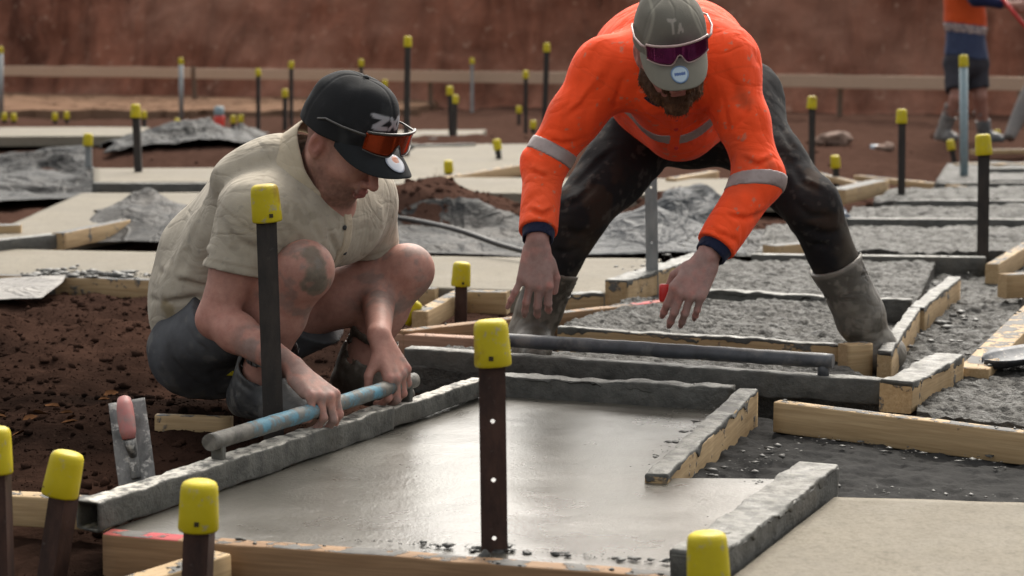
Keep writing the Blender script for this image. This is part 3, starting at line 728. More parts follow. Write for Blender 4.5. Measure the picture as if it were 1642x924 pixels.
# ------------------------------------------------------------------ sculpting kit: signed distance fields -> one smooth mesh
class Field:
    def __init__(s, lo, hi, h):
        s.lo = np.asarray(lo, float); s.h = h
        s.n = np.ceil((np.asarray(hi, float) - s.lo) / h).astype(int) + 1
        s.g = np.full(s.n, 0.5, np.float32)
        s.ax = [(s.lo[i] + h * np.arange(s.n[i])).astype(np.float32) for i in range(3)]
    def copy(s):
        f = Field.__new__(Field); f.lo, f.h, f.n, f.ax, f.g = s.lo, s.h, s.n, s.ax, s.g.copy(); return f
    def win(s, lo, hi):
        a = np.clip(np.floor((np.asarray(lo) - s.lo) / s.h).astype(int), 0, s.n); b = np.clip(np.ceil((np.asarray(hi) - s.lo) / s.h).astype(int) + 1, 0, s.n)
        sl = tuple(slice(a[i], b[i]) for i in range(3))
        return sl, s.ax[0][sl[0]][:, None, None], s.ax[1][sl[1]][None, :, None], s.ax[2][sl[2]][None, None, :]
    def put(s, sl, d, k, mode='add'):
        g = s.g[sl]
        if g.size == 0: return
        if mode == 'sub': d = -d
        if mode == 'add':
            if k > 0:
                h = np.maximum(k - np.abs(g - d), 0) / k; s.g[sl] = np.minimum(g, d) - h * h * k * 0.25
            else: s.g[sl] = np.minimum(g, d)
        else:
            if k > 0:
                h = np.maximum(k - np.abs(g - d), 0) / k; s.g[sl] = np.maximum(g, d) + h * h * k * 0.25
            else: s.g[sl] = np.maximum(g, d)
    def cap(s, a, b, ra, rb=None, k=0.02, flat=None, mode='add'):
        """tapered capsule; flat=(direction, factor) squashes its section"""
        a = np.asarray(a, float); b = np.asarray(b, float); rb = ra if rb is None else rb
        m = max(ra, rb) * (max(1, flat[1]) if flat else 1) + k + 0.03
        sl, X, Y, Z = s.win(np.minimum(a, b) - m, np.maximum(a, b) + m)
        ba = b - a; L2 = max(ba @ ba, 1e-9)
        px, py, pz = X - a[0], Y - a[1], Z - a[2]
        t = np.clip((px * ba[0] + py * ba[1] + pz * ba[2]) / L2, 0, 1)
        px = px - t * ba[0]; py = py - t * ba[1]; pz = pz - t * ba[2]
        q = px * px + py * py + pz * pz
        if flat:
            n = nrm(flat[0]); qn = px * n[0] + py * n[1] + pz * n[2]; q = q + qn * qn * (1 / flat[1] ** 2 - 1)
        s.put(sl, np.sqrt(np.maximum(q, 0)) - (ra + (rb - ra) * t), k, mode)
    def chain(s, pts, rad, k=0.02, kj=None, flat=None, mode='add'):
        for i in range(len(pts) - 1): s.cap(pts[i], pts[i+1], rad[i], rad[i+1], k if i == 0 or kj is None else kj, flat, mode)
    def ell(s, c, R, r, k=0.02, mode='add'):
        """ellipsoid, R: 3 unit axes as rows, r: radii"""
        c = np.asarray(c, float); R = np.asarray(R, float); r = np.asarray(r, float); m = r.max() + k + 0.03
        sl, X, Y, Z = s.win(c - m, c + m)
        px, py, pz = X - c[0], Y - c[1], Z - c[2]
        q = [(px * R[i][0] + py * R[i][1] + pz * R[i][2]) / r[i] for i in range(3)]
        k0 = np.sqrt(q[0]**2 + q[1]**2 + q[2]**2); k1 = np.sqrt((q[0]/r[0])**2 + (q[1]/r[1])**2 + (q[2]/r[2])**2) + 1e-9
        s.put(sl, k0 * (k0 - 1) / k1, k, mode)
    def half(s, c, n, lo=None, hi=None, k=0.0):
        """keep only the side of the plane against n"""
        c = np.asarray(c, float); n = nrm(n)
        sl, X, Y, Z = s.win(s.lo if lo is None else lo, s.lo + s.h * s.n if hi is None else hi)
        d = (X - c[0]) * n[0] + (Y - c[1]) * n[1] + (Z - c[2]) * n[2]
        s.put(sl, -d, k, 'sub')
    def groove(s, pts, w, a):
        """push the surface in (a>0) or out (a<0) along a 3-D polyline"""
        pts = np.asarray(pts, float); m = 3 * w
        for i in range(len(pts) - 1):
            pass
        lo = pts.min(0) - m; hi = pts.max(0) + m
        sl, X, Y, Z = s.win(lo, hi)
        if s.g[sl].size == 0: return
        best = None; n = len(pts) - 1
        for i in range(n):
            A, B = pts[i], pts[i+1]; ba = B - A; L2 = max(ba @ ba, 1e-9)
            t = np.clip(((X-A[0])*ba[0] + (Y-A[1])*ba[1] + (Z-A[2])*ba[2]) / L2, 0, 1)
            q = (X-A[0]-t*ba[0])**2 + (Y-A[1]-t*ba[1])**2 + (Z-A[2]-t*ba[2])**2
            e = (i + t) / n; amp = np.exp(-q / (w*w)) * np.clip(4 * e * (1 - e) + 0.15, 0, 1)
            best = amp if best is None else np.maximum(best, amp)
        s.g[sl] += a * best
    def rough(s, amp, freq, seed, lo=None, hi=None, stretch=(1, 1, 1)):
        """uneven relief near the surface"""
        sl, X, Y, Z = s.win(s.lo if lo is None else lo, s.lo + s.h * s.n if hi is None else hi)
        g = s.g[sl]; idx = np.nonzero(np.abs(g) < 4 * s.h + 2 * amp)
        p = np.stack([X[idx[0], 0, 0], Y[0, idx[1], 0], Z[0, 0, idx[2]]], -1) * (np.asarray(stretch) * freq)
        g[idx] += (amp * fbm(p, 3, seed)).astype(np.float32)
    def wrinkle(s, amp, freq, seed, stretch=(1, 1, 1), mask=None):
        """sharp cloth creases: thin valleys between soft pillows; mask: list of (centre, radius, gain)"""
        g = s.g; idx = np.nonzero(np.abs(g) < 4 * s.h + 2 * amp)
        p = np.stack([s.ax[i][idx[i]] for i in range(3)], -1).astype(np.float64)
        w = p * np.asarray(stretch) * freq * .62; w = w + .55 * np.stack([vnoise(w * .8, seed + 70 + i) for i in range(3)], -1)
        v = np.abs(vnoise(w, seed)) + .35 * np.abs(vnoise(w * 2.1, seed + 5))
        d = np.exp(-(v / .16) ** 2) - .25
        m = 0.35
        if mask:
            m = np.full(len(p), .12)
            for c, r_, gn in mask: m = np.maximum(m, gn * np.exp(-(np.linalg.norm(p - np.asarray(c), axis=1) / r_) ** 2))
        g[idx] += (.62 * amp * d * m).astype(np.float32)
    def hit(s, px, py, y0=None, y1=None):
        """first surface point seen at a photo position"""
        r = np.array(ray(px, py)); o = np.array((0, 0, CAM_H))
        ys = np.arange(s.lo[1] if y0 is None else y0, s.lo[1] + s.h * s.n[1] if y1 is None else y1, s.h * 0.7)
        pts = o + r[None] * (ys / r[1])[:, None]
        i = np.round((pts - s.lo) / s.h).astype(int); ok = np.all((i >= 0) & (i < s.n), 1)
        v = np.full(len(ys), 1.0); v[ok] = s.g[i[ok, 0], i[ok, 1], i[ok, 2]]
        j = np.nonzero(v < 0)[0]
        return pts[j[0]] if len(j) else None
    def folds(s, strokes, w, a):
        """sculpt creases through points looked up on the surface"""
        for st in strokes:
            pts = [s.hit(x, y) for x, y in st]; pts = [p for p in pts if p is not None]
            if len(pts) >= 2:
                s.groove(pts, w, a)
                off = np.array((0.0, 0.0, 0.9 * w * (1 if a > 0 else -1)))
                s.groove([p + off for p in pts], w * 1.1, -a * 0.6)
    def build(s):
        g = s.g; n = np.array(g.shape); ins = g < 0
        c = np.zeros(n - 1, np.int8)
        for a in (0, 1):
            for b in (0, 1):
                for d in (0, 1):
                    c += ins[a:n[0]-1+a, b:n[1]-1+b, d:n[2]-1+d]
        ii = np.stack(np.nonzero((c > 0) & (c < 8)), -1)
        idm = np.full(n - 1, -1, np.int32); idm[ii[:, 0], ii[:, 1], ii[:, 2]] = np.arange(len(ii))
        cor = [(a, b, d) for a in (0, 1) for b in (0, 1) for d in (0, 1)]
        val = np.stack([g[ii[:, 0]+a, ii[:, 1]+b, ii[:, 2]+d] for a, b, d in cor], -1)
        acc = np.zeros((len(ii), 3)); cnt = np.zeros(len(ii))
        for p in range(8):
            for q in range(p + 1, 8):
                df = [cor[q][x] - cor[p][x] for x in range(3)]
                if sum(abs(x) for x in df) != 1: continue
                v0, v1 = val[:, p], val[:, q]; m = (v0 < 0) != (v1 < 0)
                t = np.where(m, v0 / np.where(m, v0 - v1, 1), 0)
                pos = np.array(cor[p])[None] + t[:, None] * np.array(df)[None]
                acc += pos * m[:, None]; cnt += m
        V = s.lo + s.h * (ii + acc / cnt[:, None])
        F = []
        for axis in range(3):
            sl0 = [slice(None)] * 3; sl1 = [slice(None)] * 3
            sl0[axis] = slice(0, n[axis]-1); sl1[axis] = slice(1, n[axis])
            a = ins[tuple(sl0)]; b = ins[tuple(sl1)]
            e = np.stack(np.nonzero(a != b), -1); sg = a[e[:, 0], e[:, 1], e[:, 2]]
            o1, o2 = [x for x in range(3) if x != axis]
            ok = (e[:, o1] > 0) & (e[:, o2] > 0) & (e[:, o1] < n[o1]-1) & (e[:, o2] < n[o2]-1)
            e = e[ok]; sg = sg[ok]
            def cell(d1, d2):
                k = e.copy(); k[:, o1] -= d1; k[:, o2] -= d2; return idm[k[:, 0], k[:, 1], k[:, 2]]
            q = np.stack([cell(1, 1), cell(0, 1), cell(0, 0), cell(1, 0)], -1)
            flip = sg if axis != 1 else ~sg
            q = np.where(flip[:, None], q, q[:, ::-1]); F.append(q)
        F = np.concatenate(F); F = F[(F >= 0).all(1)]
        return V, F

def segdist(V, a, b):
    a = np.asarray(a, float); b = np.asarray(b, float); ba = b - a
    t = np.clip((V - a) @ ba / max(ba @ ba, 1e-9), 0, 1)
    return np.linalg.norm(V - a - t[:, None] * ba, axis=1)
def sstep(x, a, b):
    t = np.clip((x - a) / (b - a), 0, 1); return t * t * (3 - 2 * t)
class Paint:
    def __init__(s, V, base): s.V = V; s.c = np.tile(np.asarray(base, float), (len(V), 1))
    def lay(s, w, col): s.c = s.c * (1 - w[:, None]) + np.asarray(col, float) * w[:, None]; return s
    def blob(s, c, r, soft, col, amt=1.0, nz=0.0, fr=60, seed=1):
        d = np.linalg.norm(s.V - np.asarray(c, float), axis=1)
        if nz: d = d + nz * fbm(s.V * fr, 3, seed)
        return s.lay(amt * (1 - sstep(d, r - soft, r + soft)), col)
    def seg(s, a, b, r, soft, col, amt=1.0, nz=0.0, fr=60, seed=1):
        d = segdist(s.V, a, b)
        if nz: d = d + nz * fbm(s.V * fr, 3, seed)
        return s.lay(amt * (1 - sstep(d, r - soft, r + soft)), col)
    def noise(s, fr, t0, t1, col, amt, seed=1, mask=None):
        w = amt * sstep(fbm(s.V * fr, 4, seed), t0, t1)
        if mask is not None: w = w * mask
        return s.lay(w, col)

def rot(v, axis, ang):
    v = np.asarray(v, float); k = nrm(axis); a = math.radians(ang)
    return v * math.cos(a) + np.cross(k, v) * math.sin(a) + k * (k @ v) * (1 - math.cos(a))

JOINTS = []
def paint_hands(pt, nail=(0.50, 0.33, 0.29), red=(0.50, 0.20, 0.165)):
    for p, kind in JOINTS:
        if kind == 2: pt.blob(p, .0052, .0018, nail, .8)
        else: pt.blob(p, .008 if kind else .010, .006, red, .55)
    JOINTS.clear()
def hand(f, wrist, d, back, thumbside, curls, spread=(6, 1, -4, -10), thumb=None, sc=1.0, k=0.010, wr=0.027, tipk=0.003):
    """palm and five fingers. d: wrist->knuckles, back: out of the back of the hand, thumbside: towards the thumb.
    curls: for index..little (mcp, pip, dip) degrees towards the palm"""
    d = nrm(d); back = nrm(back - d * (np.dot(back, d))); l = np.cross(d, back)
    if l @ np.asarray(thumbside) < 0: l = -l
    wrist = np.asarray(wrist, float); ends = []
    lat = np.array((0.031, 0.0105, -0.0105, -0.030)) * sc
    fwd = np.array((0.088, 0.092, 0.086, 0.076)) * sc
    ph = np.array(((.044, .026, .022), (.048, .030, .023), (.044, .028, .022), (.034, .021, .020))) * sc
    rad = np.array(((.0098, .0088, .0080, .0066), (.0100, .0090, .0080, .0066), (.0094, .0085, .0076, .0063), (.0084, .0075, .0068, .0056))) * sc
    for i in range(4):
        kn = wrist + d * fwd[i] + l * lat[i] + back * 0.004 * sc
        f.cap(wrist + d * 0.008 * sc + l * lat[i] * 0.5, kn, 0.0155 * sc, 0.0120 * sc, k * 1.2, flat=(back, 0.95))
        ax = l                                   # curling turns d towards -back
        fd = rot(d, back, 0)
        sp = math.radians(spread[i]); fd = nrm(d * math.cos(sp) + l * math.sin(sp))
        p = kn; ang = 0
        sidea = np.cross(fd, back)
        for j in range(3):
            ang += curls[i][j]; a = math.radians(ang)
            dr = fd * math.cos(a) - back * math.sin(a)
            q = p + dr * ph[i][j]
            f.cap(p, q, rad[i][j], rad[i][j+1], (k * 0.7 if j == 0 else tipk))
            if j < 2: JOINTS.append((q + back * rad[i][j+1], 1))
            if j == 0: JOINTS.append((kn + back * 0.010 * sc, 0))
            if j == 2: JOINTS.append((q + dr * rad[i][3] * .2 + (back * math.cos(a) + fd * math.sin(a)) * rad[i][3] * .95, 2))
            if j < 2: f.ell(q + back * 0.0005, np.eye(3), (rad[i][j+1] * 1.06,) * 3, 0.004)
            p = q
        ends.append(p)
    # heel of the hand and thumb
    f.cap(wrist + l * 0.012 * sc + d * 0.012 * sc - back * 0.006 * sc, wrist + l * 0.030 * sc + d * 0.048 * sc - back * 0.010 * sc, 0.016 * sc, 0.0135 * sc, k)
    f.cap(wrist - l * 0.018 * sc + d * 0.015 * sc - back * 0.006 * sc, wrist - l * 0.026 * sc + d * 0.058 * sc - back * 0.006 * sc, 0.0145 * sc, 0.0115 * sc, k)
    b0 = wrist + l * 0.030 * sc + d * 0.036 * sc - back * 0.008 * sc
    t1, t2 = thumb if thumb is not None else (0.55, 0.35)
    def tdir(v): return nrm(d * v[0] + l * v[1] - back * v[2])
    if thumb is None: thumb = ((.75, .55, .35), (.92, .15, .35))
    a1 = b0 + tdir(thumb[0]) * 0.040 * sc; a2 = a1 + tdir(thumb[1]) * 0.031 * sc
    f.cap(b0, a1, 0.0135 * sc, 0.0108 * sc, k); f.cap(a1, a2, 0.0108 * sc, 0.0085 * sc, 0.003)
    ends.append(a2)
    return ends

def head(f, C, fw, up, lf, s=1.0):
    """head with face: C centre, fw face direction, up crown, lf its left"""
    R = np.stack([fw, lf, up]); C = np.asarray(C, float)
    def q(a, b, c): return C + (fw * a + lf * b + up * c) * s
    f.ell(q(-.012, 0, .035), R, np.array((.098, .078, .090)) * s, .01)                 # skull
    f.ell(q(.018, 0, -.030), R, np.array((.072, .066, .085)) * s, .03)                 # face mass
    f.ell(q(.045, 0, -.085), R, np.array((.040, .040, .034)) * s, .03)                 # chin
    f.cap(q(-.01, .052, -.045), q(.045, .026, -.092), .020 * s, .017 * s, .03)         # jaw
    f.cap(q(-.01, -.052, -.045), q(.045, -.026, -.092), .020 * s, .017 * s, .03)
    f.ell(q(.055, .034, -.022), R, np.array((.028, .024, .020)) * s, .02)              # cheeks
    f.ell(q(.055, -.034, -.022), R, np.array((.028, .024, .020)) * s, .02)
    f.cap(q(.080, .032, .024), q(.084, -.032, .024), .012 * s, .012 * s, .015)         # brow
    for e in (-1, 1):
        f.ell(q(.092, e * .031, .006), R, np.array((.016, .016, .011)) * s, .006, 'sub')
        f.ell(q(.080, e * .031, .005), R, np.array((.0125, .0135, .0115)) * s, .003)   # eyes
        f.cap(q(.091, e * .020, .011), q(.083, e * .044, .008), .0035 * s, .003 * s, .004)   # lids
    f.chain([q(.090, 0, .012), q(.106, 0, -.014), q(.117, 0, -.030)], np.array((.0075, .0088, .0115)) * s, .010)   # nose
    for e in (-1, 1): f.ell(q(.103, e * .0115, -.035), R, np.array((.011, .0085, .008)) * s, .006)
    f.ell(q(.088, 0, -.052), R, np.array((.014, .020, .012)) * s, .012)
    f.cap(q(.0975, .017, -.0605), q(.0975, -.017, -.0605), .0050 * s, .0050 * s, .005)      # upper lip
    f.cap(q(.103, .006, -.0590), q(.103, -.006, -.0590), .0045 * s, .0045 * s, .005)
    f.cap(q(.0960, .014, -.0715), q(.0960, -.014, -.0715), .0060 * s, .0060 * s, .005)      # lower lip
    for e in (-1, 1):                                                                     # ears
        c = q(-.012, e * .080, -.004)
        A = np.stack([nrm(fw * .95 + lf * e * -.25), nrm(lf * e + fw * .25), up])
        f.ell(c, A, np.array((.019, .009, .032)) * s, .008)
        f.ell(c + lf * e * .010 * s + fw * .004 * s, A, np.array((.010, .008, .019)) * s, .004, 'sub')
        f.ell(q(-.004, e * .078, -.030), A, np.array((.008, .006, .010)) * s, .006)
    return q

# ---- peaked cap and wrap sunglasses, in a head's frame
def peaked_cap(person, C, fw, up, lf, s, crown, brimcol, mark=None, badge=None, res=(64, 30), droop=.03):
    R = np.stack([fw, lf, up]); C = np.asarray(C, float)
    def W(p): return C + (np.asarray(p) @ R) * s
    nu, nv = res; V = []; c = []
    a, b, h = .112, .090, .118
    base = np.array((-.010, 0, .020))
    for j in range(nv + 1):
        ph = (j / nv) * math.pi / 2 * 1.0
        for i in range(nu):
            th = 2 * math.pi * i / nu
            e = 0.80
            r = math.cos(ph) ** e if ph < math.pi/2 - 1e-6 else 0.0
            x = a * r * math.cos(th); y = b * r * math.sin(th); z = h * math.sin(ph) ** 0.92 if ph > 0 else 0
            front = max(0, math.cos(th)) ** 2
            z += -0.004 + front * .012 * math.sin(min(ph * 2, math.pi)) ; x += front * 0.006 * math.sin(ph * 2)
            z -= 0.018 * (1 - math.sin(ph)) * (0.5 - 0.5 * math.cos(th))       # lower at the back
            seam = 0.0
            for k6 in range(6):
                dd = abs((th - math.pi * k6 / 3 + math.pi) % (2 * math.pi) - math.pi) * r
                seam = max(seam, math.exp(-(dd / 0.035) ** 2))
            sc_ = 1 - 0.012 * seam
            V.append(base + np.array((x * sc_, y * sc_, z * sc_)))
    V = np.array(V)
    V += 0.0035 * np.stack([vnoise(V * 22, 31 + q) for q in range(3)], -1)
    F = [(j*nu+i, j*nu+(i+1) % nu, (j+1)*nu+(i+1) % nu, (j+1)*nu+i) for j in range(nv) for i in range(nu)]
    col = np.tile(np.array(crown), (len(V), 1))
    Pn = Paint(V, crown); Pn.c = col.astype(float)
    if mark: mark(Pn, V)
    dome = mesh('cap', W(V), np.array(F), M['capcloth'], person, True, Pn.c)
    sol = dome.modifiers.new('thick', 'SOLIDIFY'); sol.thickness = 0.003; sol.offset = -1
    # button
    bv, bf = lathe([(.007, 0), (.0065, .003), (.003, .005), (.0005, .0055)], 12); bv = bv + base + (0.004, 0, h - .004)
    mesh('button', W(bv), bf, M['capbutton'] , dome)
    # brim: bent sheet from the front rim outwards
    nu2, nv2 = 36, 16; BV = []
    half_ang = math.radians(66)
    for j in range(nv2 + 1):
        t = j / nv2
        for i in range(nu2 + 1):
            u = -1 + 2 * i / nu2; th = u * half_ang
            x0, y0 = a * math.cos(th), b * math.sin(th)
            ln = 0.076 * (1 - abs(u) ** 3.2) ** 0.5 if abs(u) < 1 else 0.0
            x = x0 + ln * t; y = y0 * (1 + 0.02 * t)
            z = 0.006 - droop * (.35*t + .65*t*t) * (ln / .076) - 0.030 * (abs(y) / b) ** 2 * (0.45 + 0.55 * t) - .002
            BV.append(base + np.array((x - .002, y, z)))
    BV = np.array(BV); m = nu2 + 1
    BF = np.array([(j*m+i, j*m+i+1, (j+1)*m+i+1, (j+1)*m+i) for j in range(nv2) for i in range(nu2)])
    br = mesh('brim', W(BV), BF, M['capcloth'], dome, True, np.tile(np.array(brimcol), (len(BV), 1)))
    sol = br.modifiers.new('thick', 'SOLIDIFY'); sol.thickness = 0.0045; sol.offset = 1
    sub = br.modifiers.new('sub', 'SUBSURF'); sub.levels = 1; sub.render_levels = 1
    if badge:
        (u0, t0), rad, bc, mk = badge
        K = 28; pts = []; cols = []
        def bp(u, t):
            th = u * half_ang; x0, y0 = a * math.cos(th), b * math.sin(th); ln = 0.076 * (1 - abs(u) ** 3.2) ** 0.5
            x = x0 + ln * t; y = y0 * (1 + .02 * t); z = 0.006 - droop * (.35*t + .65*t*t) * (ln / .076) - 0.030 * (abs(y) / b) ** 2 * (0.45 + 0.55 * t) - .002
            return base + np.array((x - .002, y, z + 0.0018))
        # disc on the brim, concentric rings coloured by mk(x, y)
        BVs = []; rings = 9
        for rr in range(rings + 1):
            for kk in range(K):
                an = 2 * math.pi * kk / K; x = rr / rings * math.cos(an); y = rr / rings * math.sin(an)
                BVs.append(bp(u0 + x * rad / (b * 1.05), t0 - y * rad / .076)); cols.append(mk(x, y))
        bf = [(r*K+q, r*K+(q+1) % K, (r+1)*K+(q+1) % K, (r+1)*K+q) for r in range(rings) for q in range(K)]
        bd = mesh('sticker', W(np.array(BVs)), np.array(bf), M['sticker'], dome, True, np.array(cols))
        s2 = bd.modifiers.new('thick', 'SOLIDIFY'); s2.thickness = .0006
    return dome, W

def wrap_glasses(label, W, lens_mat, frame_mat, x0=0.128, z0=0.046, hh=0.054, tilt=0.25, lift=0.0, wid=1.0, roll=0.0):
    """one-piece wrap sunglasses worn up on a cap"""
    e = empty('sunglasses', tuple(W((x0, 0, z0)))); tag(e, label, 'sunglasses', 'wrap sunglasses worn on caps')
    n, m = 32, 8; V = []
    half = 0.076 * wid; Rr = 0.100
    def pt(u, v, off=0.0):
        y = u * half; x = x0 - (Rr - math.sqrt(Rr * Rr - y * y)) * 0.85 + off
        notch = math.exp(-(u / 0.16) ** 2)
        top, bot = hh * .5, -hh * .5
        bot = bot + hh * 0.52 * notch + hh * 0.16 * abs(u) ** 3 - 0.0
        top = top - hh * 0.10 * abs(u) ** 2
        zz = bot + (top - bot) * v
        x = x + tilt * zz * -1 * 0.6
        yy = y * math.cos(roll) - zz * math.sin(roll); zz2 = y * math.sin(roll) + zz * math.cos(roll)
        return np.array((x, yy, z0 + zz2 + lift))
    for j in range(m + 1):
        for i in range(n + 1): V.append(W(pt(-1 + 2*i/n, j/m)))
    F = np.array([(j*(n+1)+i, j*(n+1)+i+1, (j+1)*(n+1)+i+1, (j+1)*(n+1)+i) for j in range(m) for i in range(n)])
    l = mesh('lens', V, F, lens_mat, e); s2 = l.modifiers.new('thick', 'SOLIDIFY'); s2.thickness = 0.0022
    top = [W(pt(-1 + 2*i/n, 1.02, .001)) for i in range(n + 1)]
    bot = [W(pt(-1 + 2*i/n, -.02, .001)) for i in range(n + 1)]
    V, F = tube(top, .0034, 8); fr = mesh('frame', V, F, frame_mat, e)
    V, F = tube(bot, .0018, 6); mesh('lower_rim', V, F, frame_mat, fr)
    for s_ in (-1, 1):
        p0 = pt(s_, .8); pts = [p0, p0 + (-.012, s_ * .010, .0), p0 + (-.05, s_ * .020, -.004), p0 + (-.10, s_ * .018, -.010), p0 + (-.125, s_ * .012, -.022)]
        V, F = tube([W(p) for p in pts], [.0036, .0034, .0028, .0028, .0024], 8)
        mesh('temple_arm', V, F, frame_mat, e)
    return e

M['capcloth'] = m_attr('cap_cloth', 0.85, 0.2, weave=0.0005, var=.10)
M['capbutton'] = m_plain('cap_button', (0.03, 0.032, 0.034), .8)
M['sticker'] = m_attr('sticker', 0.3, 0.5, weave=0.00002, var=.02)
M['skin'] = m_attr('skin', 0.58, 0.3, weave=0.0005, sss=0.04, var=.22, pores=True)
M['shirt'] = m_attr('shirt_cloth', 0.9, 0.15, weave=0.0005, crease=0.0035, csc=6, sheen=.1, var=.12)
M['hivis'] = m_attr('hi_vis_cloth', 0.8, 0.2, weave=0.0004, crease=0.004, csc=5, sheen=.05, var=.10)
M['trouser'] = m_attr('dark_work_cloth', 0.88, 0.15, weave=0.0007, crease=0.0015, csc=5, var=.15)
M['boot'] = m_attr('muddy_rubber', 0.5, 0.4, weave=0.0006, crease=0.002, csc=8, var=.18)
M['reflect'] = m_plain('reflective_tape', (0.33, 0.27, 0.26), 0.45, metal=0.25, var=.1, dirt=((0.16, 0.11, 0.10), .6, 18))

def collar(parent, cc, ax, side, fr, colr, sc=1.0, open_=152):
    """bent collar stand round a neck, open at the throat"""
    n = 40; V = []
    rows = ((.074, .045), (.080, .048), (.086, .034), (.102, -.004), (.108, -.012))
    for r, hgt in rows:
        for i in range(n + 1):
            a = math.radians(-open_ + 2 * open_ * i / n); fz = (1 - math.cos(a)) / 2       # 0 at the back .. 1 at the throat
            V.append(cc + sc * (-fr * math.cos(a) * r * .98 + side * math.sin(a) * r * .95 + ax * (hgt - .085 * fz ** 1.4) + fr * .02 * fz))
    m = n + 1; Fc = np.array([(j*m+i, j*m+i+1, (j+1)*m+i+1, (j+1)*m+i) for j in range(len(rows)-1) for i in range(n)])
    V = np.array(V); V += .003 * np.stack([vnoise(V * 25, 50 + k_) for k_ in range(3)], -1)
    o = mesh('collar', V, Fc, M['shirt'], parent, True, np.tile(np.array(colr), (len(V), 1)))
    a = o.modifiers.new('t', 'SOLIDIFY'); a.thickness = .005; b = o.modifiers.new('s', 'SUBSURF'); b.levels = 1; b.render_levels = 1
    return o

def at_px(A, B, px):
    lo, hi = 0.0, 1.0
    def proj(t):
        p = A + (B - A) * t; return W_PX/2 + F_PX * p[0] / (p[1]*_ct - (p[2]-CAM_H)*_st)
    for _ in range(40):
        m = (lo + hi) / 2
        if (proj(m) < px): lo = m
        else: hi = m
    return (lo + hi) / 2

def slabcut(src, c, n, w, lo, hi, off=.003):
    """band of a garment: its surface pushed out a little, between two planes"""
    f = src.copy(); f.g = np.full(f.n, .5, np.float32); sl, X, Y, Z = f.win(lo, hi); n = nrm(n)
    d = np.abs((X - c[0])*n[0] + (Y - c[1])*n[1] + (Z - c[2])*n[2]) - w
    f.g[sl] = np.maximum(src.g[sl] - off, d)
    # keep a shell only
    f.g[sl] = np.maximum(f.g[sl], -(src.g[sl] + .010))
    return f.build()

